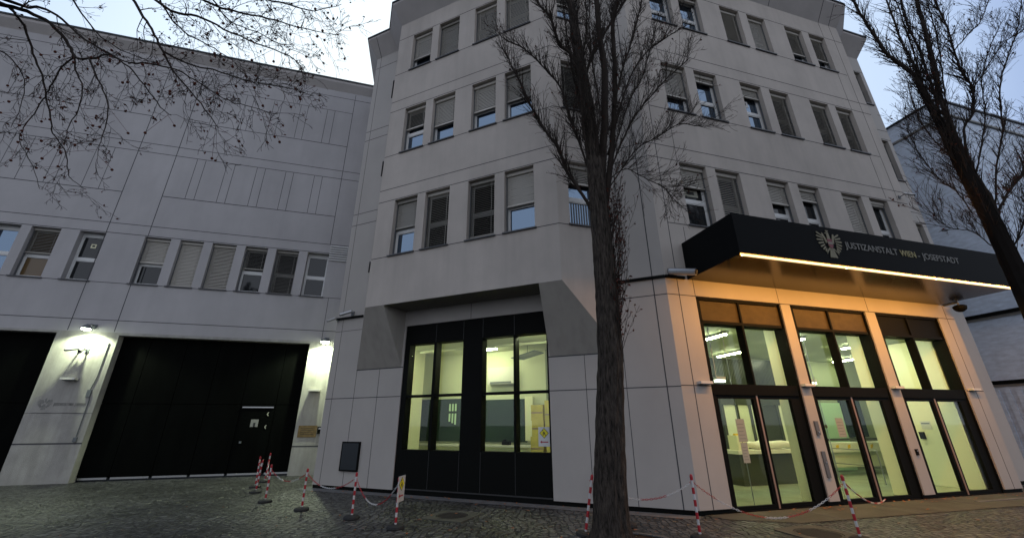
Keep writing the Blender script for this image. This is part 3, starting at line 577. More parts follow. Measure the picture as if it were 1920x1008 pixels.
# tree pits
def pit(x, y, r, nm_label):
    mb = MB(); n = 28; rr = random.Random(int(x * 10))
    prof = [(r * 1.0, 0.012), (r * .7, .03), (r * .3, .05), (0.05, .06)]; mb.lathe((x, y, 0), prof, n)
    o = obj('soil_bed', mb, 'soil', smooth=True); o['kind'] = 'structure'
    mb = MB(); ri, ro = r, r + .07
    for k in range(n):
        a, b = 2 * math.pi * k / n, 2 * math.pi * (k + .93) / n
        c = lambda q, t, z: (x + q * math.cos(t), y + q * math.sin(t), z)
        mb.hexa([c(ri, a, -.01), c(ri, b, -.01), c(ro, b, -.01), c(ro, a, -.01), c(ri, a, .03), c(ri, b, .03), c(ro, b, .03), c(ro, a, .03)])
    o = obj('pit_edging', mb, 'kerb_stone'); o['kind'] = 'structure'
pit(1.75, 7.15, 0.85, ''); pit(9.7, 7.2, 0.9, '')
def manhole(x, y, r, label, rot):
    t = thing('manhole_cover', label, 'manhole cover', (x, y, 0), 'manhole covers in the paving')
    mb = MB(); n = 32; h = r + .14; c, s_ = math.cos(rot), math.sin(rot)
    # square concrete collar with a round hole
    ring = [(x + r * math.cos(2 * math.pi * k / n), y + r * math.sin(2 * math.pi * k / n)) for k in range(n)]
    def sq(k):
        a = 2 * math.pi * k / n - rot; m_ = max(abs(math.cos(a)), abs(math.sin(a))); px_, py_ = h * math.cos(a) / m_, h * math.sin(a) / m_
        return (x + px_ * c - py_ * s_, y + px_ * s_ + py_ * c)
    for k in range(n):
        a, b = ring[k], ring[(k + 1) % n]; A, B = sq(k), sq((k + 1) % n); mb.hexa([(*a, 0.001), (*b, 0.001), (*B, 0.001), (*A, 0.001), (*a, .016), (*b, .016), (*B, .016), (*A, .016)])
    obj('collar', mb, 'concrete', t)
    mb = MB(); mb.lathe((x, y, 0), [(r - .01, .002), (r - .01, .012), (r - .04, .012), (r - .04, .008), (0.02, .008)], n)
    for k in range(-5, 6):
        yy = k * r / 6.2; hw = math.sqrt(max(0, (r - .05) ** 2 - yy ** 2)); mb.hexa([(x - hw, y + yy - .012, .008), (x + hw, y + yy - .012, .008), (x + hw, y + yy + .012, .008), (x - hw, y + yy + .012, .008), (x - hw, y + yy - .012, .014), (x + hw, y + yy - .012, .014), (x + hw, y + yy + .012, .014), (x - hw, y + yy + .012, .014)])
    obj('cover', mb, 'cast_iron', t)
manhole(-1.25, 9.50, 0.33, 'round iron cover in a square concrete collar in front of the black garage door', -.4)
manhole(5.15, 7.95, 0.36, 'round ribbed iron cover in a concrete collar in front of the lit glass entrance', .28)
# fallen leaves
mb = MB(); rg = random.Random(11)
def leaf(mb, p, s, rg, up=None):
    a = Vector((rg.gauss(0, 1), rg.gauss(0, 1), rg.gauss(0, 1))).normalized() if up is None else Vector((rg.uniform(-1, 1), rg.uniform(-1, 1), rg.uniform(-.15, .15))).normalized()
    b = a.cross(Vector((rg.gauss(0, 1), rg.gauss(0, 1), rg.gauss(0, 1))) if up is None else Vector((0, 0, 1))).normalized(); p = Vector(p)
    mb.poly([p + a * s, p + b * s * .55, p - a * s * .8, p - b * s * .55])
for k in range(290):
    if k < 95: q = FE(rg.uniform(1.5, 10), rg.uniform(.05, .5) ** 1.3, 0)
    elif k > 230: a_, r_ = rg.uniform(0, 6.28), rg.uniform(.35, 1.0); q = (1.6 + r_ * math.cos(a_), 7.2 + r_ * math.sin(a_), .05)
    elif k < 150: q = FG(rg.uniform(-10, 0), rg.uniform(.05, .7), 0)
    else: q = (rg.uniform(-8, 9), rg.uniform(6.5, 11), 0); q = q if (q[0] < 3 or q[1] < 9) else FE(5, .9, 0)
    leaf(mb, (q[0], q[1], .03 if k <= 230 else .075), rg.uniform(.02, .05), rg, 1)
o = obj('fallen_leaves', mb, 'leaf_litter'); tag(o, 'dry orange brown leaves scattered on the paving along the walls', 'leaves'); o['kind'] = 'stuff'
# ================================================================== CANOPY
can = thing('entrance_canopy', 'black box canopy with a warm light line along its lower edge above the glass doors', 'canopy', FE(.65, 0, 5.1))
mb = MB(); c0, c1, cz0, cz1 = 0.65, 9.74, 5.11, 6.10
mb.poly([FE(c0, 0.001, cz0), FE(c0, 1.70, cz0), FE(c0, 1.70, cz1), FE(c0, 0.001, cz1)]); mb.poly([FE(c1, 0.001, cz0), FE(c1, 1.70, cz0), FE(c1, 1.70, cz1), FE(c1, 0.001, cz1)])
mb.poly([FE(c0, 1.70, cz0 + .04), FE(c1, 1.70, cz0 + .04), FE(c1, 1.70, cz1), FE(c0, 1.70, cz1)]); mb.poly([FE(c0, .001, cz1), FE(c1, .001, cz1), FE(c1, 1.70, cz1), FE(c0, 1.70, cz1)])
obj('fascia', mb, 'fascia_black', can)
mb = MB(); mb.poly([FE(c0, .001, cz0 + .002), FE(c1, .001, cz0 + .002), FE(c1, 1.64, cz0 + .002), FE(c0, 1.64, cz0 + .002)]); mb.poly([FE(c0, 1.64, cz0 + .002), FE(c1, 1.64, cz0 + .002), FE(c1, 1.70, cz0 + .04), FE(c0, 1.70, cz0 + .04)])
obj('soffit', mb, 'soffit_dark', can)
for a, b in ((.72, 3.655), (3.685, 6.65), (6.68, 9.67)):
    z0 = cz0 - .006
    mb = MB(); mb.box(FE, a, b, 1.677, 1.690, z0 - .027, z0); ls = obj('light_strip', mb, 'led_edge', can)       # softly glowing outer edge of the profile
    mb = MB(); mb.poly([FE(a, 1.631, z0 - .001), FE(b, 1.631, z0 - .001), FE(b, 1.6765, z0 - .0215), FE(a, 1.6765, z0 - .0215)][::-1]); obj('light_row', mb, 'led_warm', ls)   # row of diodes tilted back to the wall
# lettering and emblem
def text_mesh(txt, size, sx, F, u, z, o, m, parent, name='lettering', depth=.012, fit=None):
    cu = D.curves.new('t', 'FONT'); cu.body = txt; cu.size = size; cu.extrude = depth / 2
    to = D.objects.new('t', cu); COL.objects.link(to); dg = bpy.context.evaluated_depsgraph_get(); me = to.evaluated_get(dg).to_mesh()
    mx = max(v.co.x for v in me.vertices); mn = min(v.co.x for v in me.vertices)
    if fit: sx = fit / (mx - mn)
    mb = MB(); mb.v = [F(u + (v.co.x - mn) * sx, o + v.co.z, z + v.co.y) for v in me.vertices]; mb.f = [tuple(p.vertices) for p in me.polygons]
    to.to_mesh_clear(); D.objects.remove(to); D.curves.remove(cu)
    return obj(name, mb, m, parent)
OF = 1.708
text_mesh('JUSTIZANSTALT', .235, 1, FE, 3.83, 5.615, OF, 'text_grey', can, fit=1.74)
text_mesh('WIEN', .235, 1, FE, 5.665, 5.615, OF, 'text_gold', can, fit=.54)
text_mesh('-', .235, 1, FE, 6.28, 5.615, OF, 'text_grey', can, fit=.07)
text_mesh('JOSEFSTADT', .235, 1, FE, 6.44, 5.615, OF, 'text_grey', can, fit=1.37)
def emblem(F, uc, zc, s, o, parent, pale, red=None, white=None):
    """state eagle: head, two wings of pointed feathers, shield with a white bar, tail and legs"""
    def P(x, y, d=0): return F(uc + x * s, o + d, zc + y * s)
    mb = MB(); T = .01
    def blade(x0, y0, x1, y1, w0, w1):
        dx, dy = x1 - x0, y1 - y0; L = math.hypot(dx, dy); nx, ny = -dy / L, dx / L
        pts = [(x0 + nx * w0, y0 + ny * w0), (x0 - nx * w0, y0 - ny * w0), (x1 - nx * w1, y1 - ny * w1), (x1 + dx / L * w1, y1 + dy / L * w1), (x1 + nx * w1, y1 + ny * w1)]
        mb.prism([P(x, y) for x, y in pts], [P(x, y, T) for x, y in pts])
    for sd in (-1, 1):
        for k in range(7):
            a = R(28 - k * 17); r0 = .16 + .012 * k; r1 = .50 - .012 * abs(k - 2)
            blade(sd * (.20 + r0 * .35 * math.cos(a)), .17 + r0 * math.sin(a) - .025 * k, sd * (.20 + (r1 - .17) * math.cos(a)), .20 + (r1 - .12) * math.sin(a) - .03 * k, .024, .030)
        blade(sd * .13, .02, sd * .24, .34, .05, .035)                       # wing shoulder
        blade(sd * .08, -.18, sd * .20, -.30, .028, .02); blade(sd * .20, -.30, sd * .27, -.33, .012, .008); blade(sd * .20, -.30, sd * .25, -.39, .012, .008)   # leg, claws
    for x in (-.13, -.065, 0, .065, .13): blade(x * .4, -.20, x, -.50, .022, .03)
    blade(0, .12, 0, .40, .07, .05); blade(0, .40, -.12, .37, .035, .008); blade(-.05, .47, .05, .47, .025, .02); blade(0, -.05, 0, -.22, .10, .05)
    em = obj('emblem', mb, pale, parent)
    if red:
        mb = MB(); pts = [(-.11, .16), (.11, .16), (.11, -.06), (.06, -.15), (0, -.19), (-.06, -.15), (-.11, -.06)]
        mb.prism([P(x, y, T + .001) for x, y in pts], [P(x, y, T + .006) for x, y in pts]); obj('emblem_shield', mb, red, em)
        mb = MB(); pts = [(-.11, .055), (.11, .055), (.11, -.03), (-.11, -.03)]; mb.prism([P(x, y, T + .006) for x, y in pts], [P(x, y, T + .009) for x, y in pts]); obj('emblem_bar', mb, white, em)
emblem(FE, 3.36, 5.67, .70, OF - .005, can, 'emblem_pale', 'emblem_red', 'emblem_white')
# ================================================================== LAMPS, CAMERAS AND SMALL THINGS ON THE WALLS
def floodlight(F, u, z, o, label, power, grp, tilt=20, rad=.19):
    base = F(u, 0, z); t = thing('floodlight', label, 'floodlight', base, grp)
    mb = MB(); mb.tube([F(u, 0.0, z + .16), F(u, o * .5, z + .20), F(u, o, z + .13)], .022, 8); mb.box(F, u - .07, u + .07, .001, .04, z + .08, z + .24); obj('bracket', mb, 'grey_metal', t)
    c = Vector(F(u, o, z)); mb = MB(); mb.lathe(c, [(rad, 0), (rad * .92, .06), (rad * .55, .12), (rad * .2, .15), (.03, .17)], 20); obj('shade', mb, 'grey_metal', t, smooth=False)
    mb = MB(); mb.lathe(c, [(rad * .45, -.05), (rad * .8, -.03), (rad * .86, .005), (rad * .5, .01)], 16); obj('lamp_lens', mb, 'lamp_glow', t)
    ld = D.lights.new('lamp', 'SPOT'); ld.energy = power; ld.spot_size = R(150); ld.spot_blend = .35; ld.shadow_soft_size = .045; ld.color = (0.86, 1.0, 0.66)
    lo = D.objects.new('lamp', ld); COL.objects.link(lo); lo.parent = t; lo.location = Vector(F(u, o, z - .07)) - Vector(base)
    d = (Vector(F(u, o - .18, z - 1)) - Vector(F(u, o, z))); lo.rotation_euler = d.to_track_quat('-Z', 'Y').to_euler()
floodlight(FL, -10.86, 5.02, .40, 'glaring white floodlight at the top of the pillar between the two gates', 250, 'wall floodlights over the gate pillars', rad=.15)
floodlight(FL, -2.88, 4.92, .42, 'round hooded floodlight over the narrow pillar beside the tower', 460, 'wall floodlights over the gate pillars')
def camera(F, u, z, label, yaw=0.0, s=1.0, out=.30, body='steel', grp='security cameras on the walls'):
    t = thing('security_camera', label, 'security camera', F(u, 0, z), grp)
    mb = MB(); mb.box(F, u - .05 * s, u + .05 * s, .001, .03, z - .06 * s, z + .06 * s); mb.tube([F(u, .02, z), F(u, out * .6, z + .03 * s), F(u, out * .8, z - .02 * s)], .016 * s, 7); obj('bracket', mb, 'grey_metal', t)
    dx, dz = math.sin(yaw), -.22; a = Vector(F(u - .12 * s * dx, out * .8 - .10 * s * math.cos(yaw), z + .02)); b = Vector(F(u + .20 * s * dx, out * .8 + .20 * s * math.cos(yaw), z + dz * s * .35))
    mb = MB(); mb.tube([a, b], .042 * s, 10); obj('housing', mb, body, t)
    mb = MB(); mb.tube([b, b + (b - a).normalized() * .02], .03 * s, 10); obj('lens', mb, 'black_ink', t)
camera(FL, -11.02, 4.33, 'left one of two small cameras below the floodlight on the gate pillar', -.9, 1.2, .35)
camera(FL, -10.82, 4.30, 'right one of two small cameras below the floodlight on the gate pillar', .3, 1.2, .35)
camera(FG, -9.98, 5.27, 'pale camera above the black flashing left of the bay', -1.2, 1.2)
camera(FG, -10.60, 5.10, 'small camera sticking out at the left edge of the tower wall', -1.3, .9)
camera(FE, 0.20, 5.22, 'bulky grey camera beside the left end of the canopy', .5, 2.0, .34)
camera(FE, 9.90, 8.95, 'tiny camera on the wall above the right end of the canopy', 1.0, .9)
t = thing('dome_camera', 'dark dome camera hanging below the right end of the canopy', 'security camera', FE(9.95, .35, 5.0), 'security cameras on the walls')
mb = MB(); mb.tube([FE(9.95, 0, 5.12), FE(9.95, .35, 5.12), FE(9.95, .35, 5.02)], .035, 8); obj('arm', mb, 'grey_metal', t)
mb = MB(); mb.lathe(FE(9.95, .35, 4.83), [(.06, 0), (.12, .04), (.15, .09), (.16, .16), (.10, .20)], 16); obj('dome', mb, 'black_metal', t)
for uc, tx in ((.60, 'left of the first glass door bay'), (3.605, 'between the first and second glass door bays'), (6.665, 'between the second and third glass door bays'), (9.70, 'right of the third glass door bay')):
    t = thing('wall_light', 'slim pale unlit wall light on the pilaster ' + tx, 'wall light', FE(uc, 0, 2.6), 'slim wall lights on the entrance pilasters')
    mb = MB(); mb.box(FE, uc - .16, uc + .16, .001, .13, 2.585, 2.64); obj('housing', mb, 'white_metal', t)
    mb = MB(); mb.box(FE, uc - .12, uc + .12, .02, .11, 2.565, 2.584); obj('diffuser', mb, 'grey_metal', t)
for F, u, z, tx in ((FL, -10.98, 3.30, 'wide gate pillar'), (FL, -3.04, 3.04, 'narrow gate pillar')):
    t = thing('wall_light', 'small unlit ledge light on the ' + tx, 'wall light', F(u, 0, z), 'ledge lights on the gate pillars')
    mb = MB(); mb.box(F, u - .21, u + .21, .001, .20, z - .03, z + .04); obj('housing', mb, 'white_metal', t); mb = MB(); mb.box(F, u - .15, u + .15, .03, .17, z - .05, z - .031); obj('diffuser', mb, 'grey_metal', t)
mb = MB(); mb.box(FL, -3.40, -2.74, .001, .02, 1.32, 1.74); tq = obj('wall_plaque', mb, 'brass', base=FL(-3.07, 0, 1.32)); tag(tq, 'square brass plaque on the narrow pillar right of the gate', 'plaque')
mb = MB()
for k in range(4): mb.box(FL, -3.32, -2.84 - .05 * (k % 2), .0205, .0225, 1.42 + k * .07, 1.435 + k * .07)
obj('engraving', mb, 'black_ink', tq)
t = thing('door_intercom', 'small black intercom box beside the brass plaque', 'intercom', FL(-2.62, 0, 1.5)); mb = MB(); mb.box(FL, -2.72, -2.55, .001, .05, 1.44, 1.70); obj('housing', mb, 'black_metal', t); mb = MB(); mb.box(FL, -2.68, -2.59, .0505, .056, 1.60, 1.66); obj('button', mb, 'steel', t)
t = thing('notice_board', 'flat black notice case on the panelled wall left of the garage', 'notice board', FG(-9.3, 0, .5)); mb = MB(); mb.box(FG, -9.64, -8.96, .001, .055, .50, 1.29); obj('case', mb, 'black_metal', t); mb = MB(); mb.box(FG, -9.60, -9.00, .0555, .058, .54, 1.25); obj('glass', mb, 'roof_metal', t)
t = thing('door_intercom', 'upper brown intercom with a round button between the first and second doors', 'intercom', FE(3.60, 0, 1.5)); mb = MB(); mb.box(FE, 3.555, 3.655, .001, .035, 1.48, 1.79); obj('housing', mb, 'grey_metal', t); mb = MB(); mb.tube([FE(3.605, .035, 1.55), FE(3.605, .05, 1.55)], .02, 10); obj('button', mb, 'steel', t)
t = thing('card_reader', 'tall narrow brown key panel below the intercom between the first and second doors', 'card reader', FE(3.60, 0, .7)); mb = MB(); mb.box(FE, 3.545, 3.645, .001, .03, .58, 1.13); obj('housing', mb, 'grey_metal', t); mb = MB(); mb.tube([FE(3.595, .03, .90), FE(3.595, .045, .90)], .02, 10); obj('button', mb, 'steel', t)
t = thing('doorbell', 'small black doorbell on the pilaster between the second and third doors', 'doorbell', FE(6.67, 0, 1.0)); mb = MB(); mb.box(FE, 6.63, 6.71, .001, .03, .98, 1.12); obj('housing', mb, 'black_metal', t); mb = MB(); mb.tube([FE(6.67, .03, 1.08), FE(6.67, .04, 1.08)], .015, 8); obj('button', mb, 'steel', t)
# conduits on the gate pillar
t = thing('wall_conduit', 'thin grey cable pipe running down the right side of the gate pillar', 'pipe', FL(-10.25, 0, 1.2)); mb = MB(); mb.tube([FL(-10.25, .02, 4.6), FL(-10.25, .02, 3.4), FL(-10.33, .02, 2.9), FL(-10.25, .02, 2.6), FL(-10.25, .02, 1.25)], .014, 6); obj('pipe', mb, 'grey_metal', t); mb = MB(); mb.box(FL, -10.30, -10.20, .0, .05, 1.26, 1.40); mb.box(FL, -10.38, -10.26, 0, .05, 2.7, 2.95); obj('junction_box', mb, 'grey_metal', t)
# sign on the gate pillar
t = thing('wall_sign', 'faded grey crest and line of lettering on the wide gate pillar', 'sign', FL(-11, 0, 2.2)); mb = MB(); mb.box(FL, -11.72, -10.26, .001, .012, 2.19, 2.74); obj('board', mb, 'pillar_render', t)
text_mesh('JUSTIZANSTALT WIEN - JOSEFSTADT', .13, 1, FL, -11.20, 2.42, .016, 'faded_grey', t, fit=.90); emblem(FL, -11.45, 2.48, .36, .0125, t, 'faded_grey')
# warning sign helper: white board, yellow diamond, digging figure, red arrow
def warning_sign(F, u, z, s, o, label, cat='warning sign', face='paper'):
    t = thing('warning_sign', label, cat, F(u, o, z), 'men-at-work warning signs')
    mb = MB(); mb.box(F, u - .15 * s, u + .15 * s, o, o + .006, z - .22 * s, z + .22 * s); obj('board', mb, face, t)
    def pr(pts, d0, d1): mb.prism([F(u + x * s, o + d0, z + y * s) for x, y in pts], [F(u + x * s, o + d1, z + y * s) for x, y in pts])
    mb = MB(); pr([(0, -.04), (.12, .08), (0, .20), (-.12, .08)], .0065, .008); obj('diamond_edge', mb, 'black_ink', t)
    mb = MB(); pr([(0, -.025), (.105, .08), (0, .185), (-.105, .08)], .0085, .0095); obj('diamond', mb, 'sign_yellow', t)
    mb = MB(); pr([(-.035, .02), (-.02, .02), (.0, .07), (.03, .02), (.045, .02), (.01, .10), (-.02, .12), (-.03, .10), (-.01, .085)], .010, .011); pr([(-.04, .125), (-.02, .145), (-.035, .16), (-.055, .14)], .010, .011); pr([(-.06, .06), (-.05, .055), (.02, .09), (.015, .10)], .0112, .012); obj('digging_figure', mb, 'black_ink', t)
    mb = MB(); pr([(-.11, -.12), (-.06, -.085), (-.06, -.108), (.10, -.108), (.10, -.132), (-.06, -.132), (-.06, -.155)], .0065, .008); obj('arrow', mb, 'red_plastic', t)
    return t
warning_sign(FG, -3.33, 1.46, 1.02, -.172, 'white sheet with a yellow diamond and red arrow behind the right garage pane')
# papers on the door glass
for (a, b, c, d, mt, lb) in ((1.38, 1.62, 1.36, 1.84, 'paper_dim', 'upper printed notice taped to the first glass door'), (1.40, 1.58, .93, 1.34, 'paper_dim', 'lower printed notice taped to the first glass door'), (4.38, 4.62, 1.42, 1.86, 'paper_dim', 'printed notice taped to the second glass door')):
    mb = MB(); mb.box(FE, a, b, -.093, -.091, c, d); o = obj('door_notice', mb, mt, base=FE(a, -.09, c)); tag(o, lb, 'notice', 'notices on the entrance doors')
    mb = MB()
    for k in range(5): mb.box(FE, a + .03, b - .03 - .02 * (k % 3), -.0908, -.090, c + .06 + k * (d - c - .1) / 5, c + .072 + k * (d - c - .1) / 5)
    obj('print', mb, 'text_grey', o)
# ================================================================== INSIDE THE HALL AND GARAGE
def tube_lamp(F, u, z, o0, o1, label, grp, along='o', mt='tube_light', ln=1.1):
    t = thing('ceiling_light', label, 'ceiling light', F(u, o0, z), grp)
    mb = MB(); h = MB()
    if along == 'o': mb.box(F, u - .035, u + .035, o1, o0, z - .035, z); h.box(F, u - .06, u + .06, o1 - .03, o0 + .03, z + .001, z + .05)
    else: mb.box(F, u, u + ln, o0 - .07, o0, z - .035, z); h.box(F, u - .03, u + ln + .03, o0 - .10, o0 + .03, z + .001, z + .05)
    obj('tube', mb, mt, t); obj('housing', h, 'white_metal', t)
GL = 'tube lights on the hall ceiling'
for i, (u, lb) in enumerate(((2.6, 'first'), (5.4, 'second'), (8.25, 'third'))):
    tube_lamp(FE, u, 4.08, -1.15, -2.15, lb + ' tube light from the left in the front row of the hall ceiling', GL)
    tube_lamp(FE, u, 4.08, -3.55, -4.65, lb + ' tube light from the left in the back row of the hall ceiling', GL)
tube_lamp(FE, 11.1, 4.08, -3.55, -4.65, 'fourth tube light from the left in the back row of the hall ceiling', GL)
GG = 'tube lights on the garage ceiling'
tube_lamp(FG, -6.85, 4.13, -2.2, -2.3, 'long tube light on the garage ceiling behind the right panes', GG, along='u', ln=1.2)
tube_lamp(FG, -9.3, 4.13, -.42, -.43, 'added unseen tube light on the garage ceiling at the far left', GG, along='u', ln=1.2)  # extra lamp tucked out of view to brighten the garage
tube_lamp(FG, -4.6, 4.13, -.42, -.43, 'added unseen tube light on the garage ceiling at its right end', GG, along='u', ln=1.2)  # another added lamp, hidden behind the door head, fills the right end
for u, lb in ((1.62, 'first'), (4.62, 'second'), (7.72, 'third')):
    t = thing('emergency_light', 'small lit box light hung behind the upper pane of the %s entrance bay' % lb, 'light', FE(u, -.7, 2.95), 'box lights inside the entrance'); mb = MB(); mb.box(FE, u, u + .26, -.80, -.70, 2.72, 2.78); obj('diffuser', mb, 'tube_dim', t)
    mb = MB(); mb.box(FE, u - .01, u + .27, -.81, -.69, 2.781, 2.85); mb.tube([FE(u + .04, -.75, 2.85), FE(u + .04, -.75, 4.14)], .012, 5); obj('housing', mb, 'white_metal', t)
t = thing('exit_sign', 'small green exit light on the hall wall behind the second doors', 'exit sign', FE(12.1, -5.0, 2.6)); mb = MB(); mb.box(FE, 12.02, 12.30, -5.03, -5.0, 2.68, 2.82); obj('face', mb, 'exit_green', t); mb = MB(); mb.box(FE, 12.0, 12.32, -5.10, -5.031, 2.66, 2.84); obj('housing', mb, 'white_metal', t)
# wrapped counters
def table(F, ua, ub, o0, o1, h, label, top='cloth_white', body='in_dark'):
    t = thing('desk', label, 'desk', F((ua + ub) / 2, (o0 + o1) / 2, 0)); mb = MB(); mb.box(F, ua, ub, o1, o0, h - .10, h); obj('top', mb, top, t)
    mb = MB(); mb.box(F, ua + .12, ub - .12, o1 + .12, o0 - .12, .02, h - .101); obj('cabinet', mb, body, t)
    return t
table(FE, 3.9, 6.3, -2.9, -3.6, .98, 'dark desk with a white wrapped top inside the first doors')
t = thing('wrapped_roll', 'long white plastic wrapped bundle lying on the desk in the hall', 'bundle', FE(5.0, -3.2, .98)); mb = MB()
pp = []; rr = random.Random(3)
for k in range(12): pp.append(FE(4.5 + k * .16, -3.15 - .12 * math.sin(k * .5), 1.11 + .02 * math.sin(k * 1.7)))
mb.tube(pp, [.07 + .06 * math.sin(math.pi * (k + .6) / 12.2) + rr.uniform(-.01, .01) for k in range(12)], 10); obj('wrap', mb, 'cloth_white', t, smooth=True)
t = thing('cardboard_box', 'square cream carton standing on the desk in the hall', 'box', FE(4.2, -3.0, .98)); mb = MB(); mb.box(FE, 4.02, 4.38, -3.35, -2.98, .981, 1.40); obj('carton', mb, 'in_cream', t); mb = MB(); mb.box(FE, 4.10, 4.30, -3.2, -3.1, 1.401, 1.45); obj('yellow_label', mb, 'tape_yellow', t)
t = thing('wrapped_counter', 'counter wrapped in white film with yellow tape behind the second doors', 'counter', FE(10.4, -4.1, 0))
mb = MB(); mb.box(FE, 8.9, 12.4, -4.5, -3.9, .78, 1.08); obj('top', mb, 'cloth_white', t); mb = MB(); mb.box(FE, 9.0, 12.3, -4.4, -4.05, .28, .779); obj('front', mb, 'in_wall', t)
mb = MB()
for k in range(6): u = 9.05 + k * .55; mb.hexa([FE(u, -3.895, .88), FE(u + .12, -3.895, .92), FE(u + .15, -3.895, 1.03), FE(u + .02, -3.895, 1.0), FE(u, -3.885, .88), FE(u + .12, -3.885, .92), FE(u + .15, -3.885, 1.03), FE(u + .02, -3.885, 1.0)])
obj('tape', mb, 'tape_yellow', t)
mb = MB(); mb.box(FE, 8.9, 12.4, -4.60, -4.51, 1.12, 1.20); obj('rail', mb, 'in_dark', t)
t = thing('keypad', 'small black keypad under a white label behind the third doors', 'keypad', FE(9.43, -1.2, 1.5)); mb = MB(); mb.box(FE, 9.37, 9.439, -1.45, -1.33, 1.28, 1.48); obj('housing', mb, 'black_metal', t); mb = MB(); mb.box(FE, 9.425, 9.439, -1.35, -1.1, 1.55, 1.78); obj('label_sheet', mb, 'paper', t); mb = MB(); mb.box(FE, 9.42, 9.4245, -1.33, -1.12, 1.70, 1.73); obj('label_print', mb, 'blue_panel', t)
t = thing('handrail', 'thin metal handrail inside the third doors', 'handrail', FE(8.4, -2.2, 0)); mb = MB(); mb.tube([FE(8.2, -2.0, .02), FE(8.2, -2.0, .95), FE(8.2, -3.4, .95), FE(8.2, -3.4, .02)], .02, 8); obj('rail', mb, 'steel', t); mb = MB(); mb.tube([FE(8.2, -2.0, .5), FE(8.2, -3.4, .5)], .014, 6); obj('mid_rail', mb, 'steel', t)
for k, u in enumerate((2.05, 4.75, 7.9)):
    t = thing('pull_rod', 'thin vertical steel pull rod inside the %s entrance door' % ('first', 'second', 'third')[k], 'rod', FE(u, -.5, 0), 'vertical rods inside the doors'); mb = MB(); mb.tube([FE(u - .2, -.5, .03), FE(u - .2, -.5, 4.0)], .010, 6); obj('rod', mb, 'steel', t); mb = MB(); mb.lathe(FE(u - .2, -.5, 1.62), [(.012, 0), (.03, .02), (.03, .06), (.012, .09)], 10); obj('clamp', mb, 'brass', t)
# garage contents
t = thing('air_conditioner', 'white wall air conditioner high on the garage back wall', 'air conditioner', FG(-6.1, -GI, 3.1)); mb = MB(); mb.box(FG, -6.35, -5.35, -GI + .005, -GI + .24, 3.05, 3.62); obj('housing', mb, 'white_metal', t); mb = MB(); mb.box(FG, -6.25, -5.45, -GI + .241, -GI + .25, 3.07, 3.13); obj('air_slot', mb, 'grey_metal', t)
t = thing('blue_banner', 'dark blue panel hanging near the garage ceiling', 'panel', FG(-4.6, -2.2, 3.8)); mb = MB(); mb.hexa([FG(-5.15, -2.3, 3.78), FG(-4.2, -2.0, 3.92), FG(-4.1, -2.6, 3.92), FG(-4.9, -2.8, 3.78), FG(-5.15, -2.3, 3.80), FG(-4.2, -2.0, 3.94), FG(-4.1, -2.6, 3.94), FG(-4.9, -2.8, 3.80)]); obj('sheet', mb, 'blue_panel', t); mb = MB(); mb.tube([FG(-4.6, -2.4, 3.87), FG(-4.6, -2.4, 4.18)], .01, 5); obj('cord', mb, 'grey_metal', t)
for i, (a, b, z0, z1, lb) in enumerate(((-4.42, -4.02, .02, .75, 'lowest yellow carton of the left stack in the garage'), (-4.45, -4.05, .751, 1.40, 'second yellow carton of the left stack in the garage'), (-4.40, -4.02, 1.401, 1.85, 'third yellow carton of the left stack in the garage'), (-4.42, -4.04, 1.851, 2.30, 'topmost yellow carton of the left stack in the garage'), (-3.98, -3.45, .02, .85, 'lowest yellow carton of the right stack in the garage'), (-3.96, -3.45, .851, 1.62, 'middle yellow carton of the right stack in the garage'), (-3.98, -3.47, 1.621, 2.42, 'topmost yellow carton of the right stack in the garage'))):
    t = thing('cardboard_box', lb, 'box', FG(a, -2.2, z0), 'yellow cartons stacked in the garage'); mb = MB(); mb.box(FG, a, b, -2.75, -2.15, z0, z1); obj('carton', mb, 'box_yellow', t); mb = MB(); mb.box(FG, a + .01, b - .01, -2.149, -2.146, (z0 + z1) / 2 - .02, (z0 + z1) / 2 + .02); obj('tape', mb, 'pink_metal', t)
t = thing('desk_phone', 'small black telephone on the ledge below the garage hatch window', 'telephone', FG(-5.45, -GI + .2, 1.2)); mb = MB(); mb.box(FG, -5.75, -5.50, -GI + .14, -GI + .34, 1.121, 1.24); obj('base', mb, 'black_metal', t); mb = MB(); mb.box(FG, -5.72, -5.66, -GI + .16, -GI + .32, 1.241, 1.29); obj('handset', mb, 'black_metal', t)
t = thing('work_counter', 'pale counter running under the garage hatch windows', 'counter', FG(-7, -GI + .3, 0)); mb = MB(); mb.box(FG, -9.9, -4.5, -GI + .07, -GI + .45, 1.06, 1.12); obj('top', mb, 'white_metal', t); mb = MB(); mb.box(FG, -9.8, -4.6, -GI + .09, -GI + .30, .02, 1.059); obj('front', mb, 'in_cream', t)
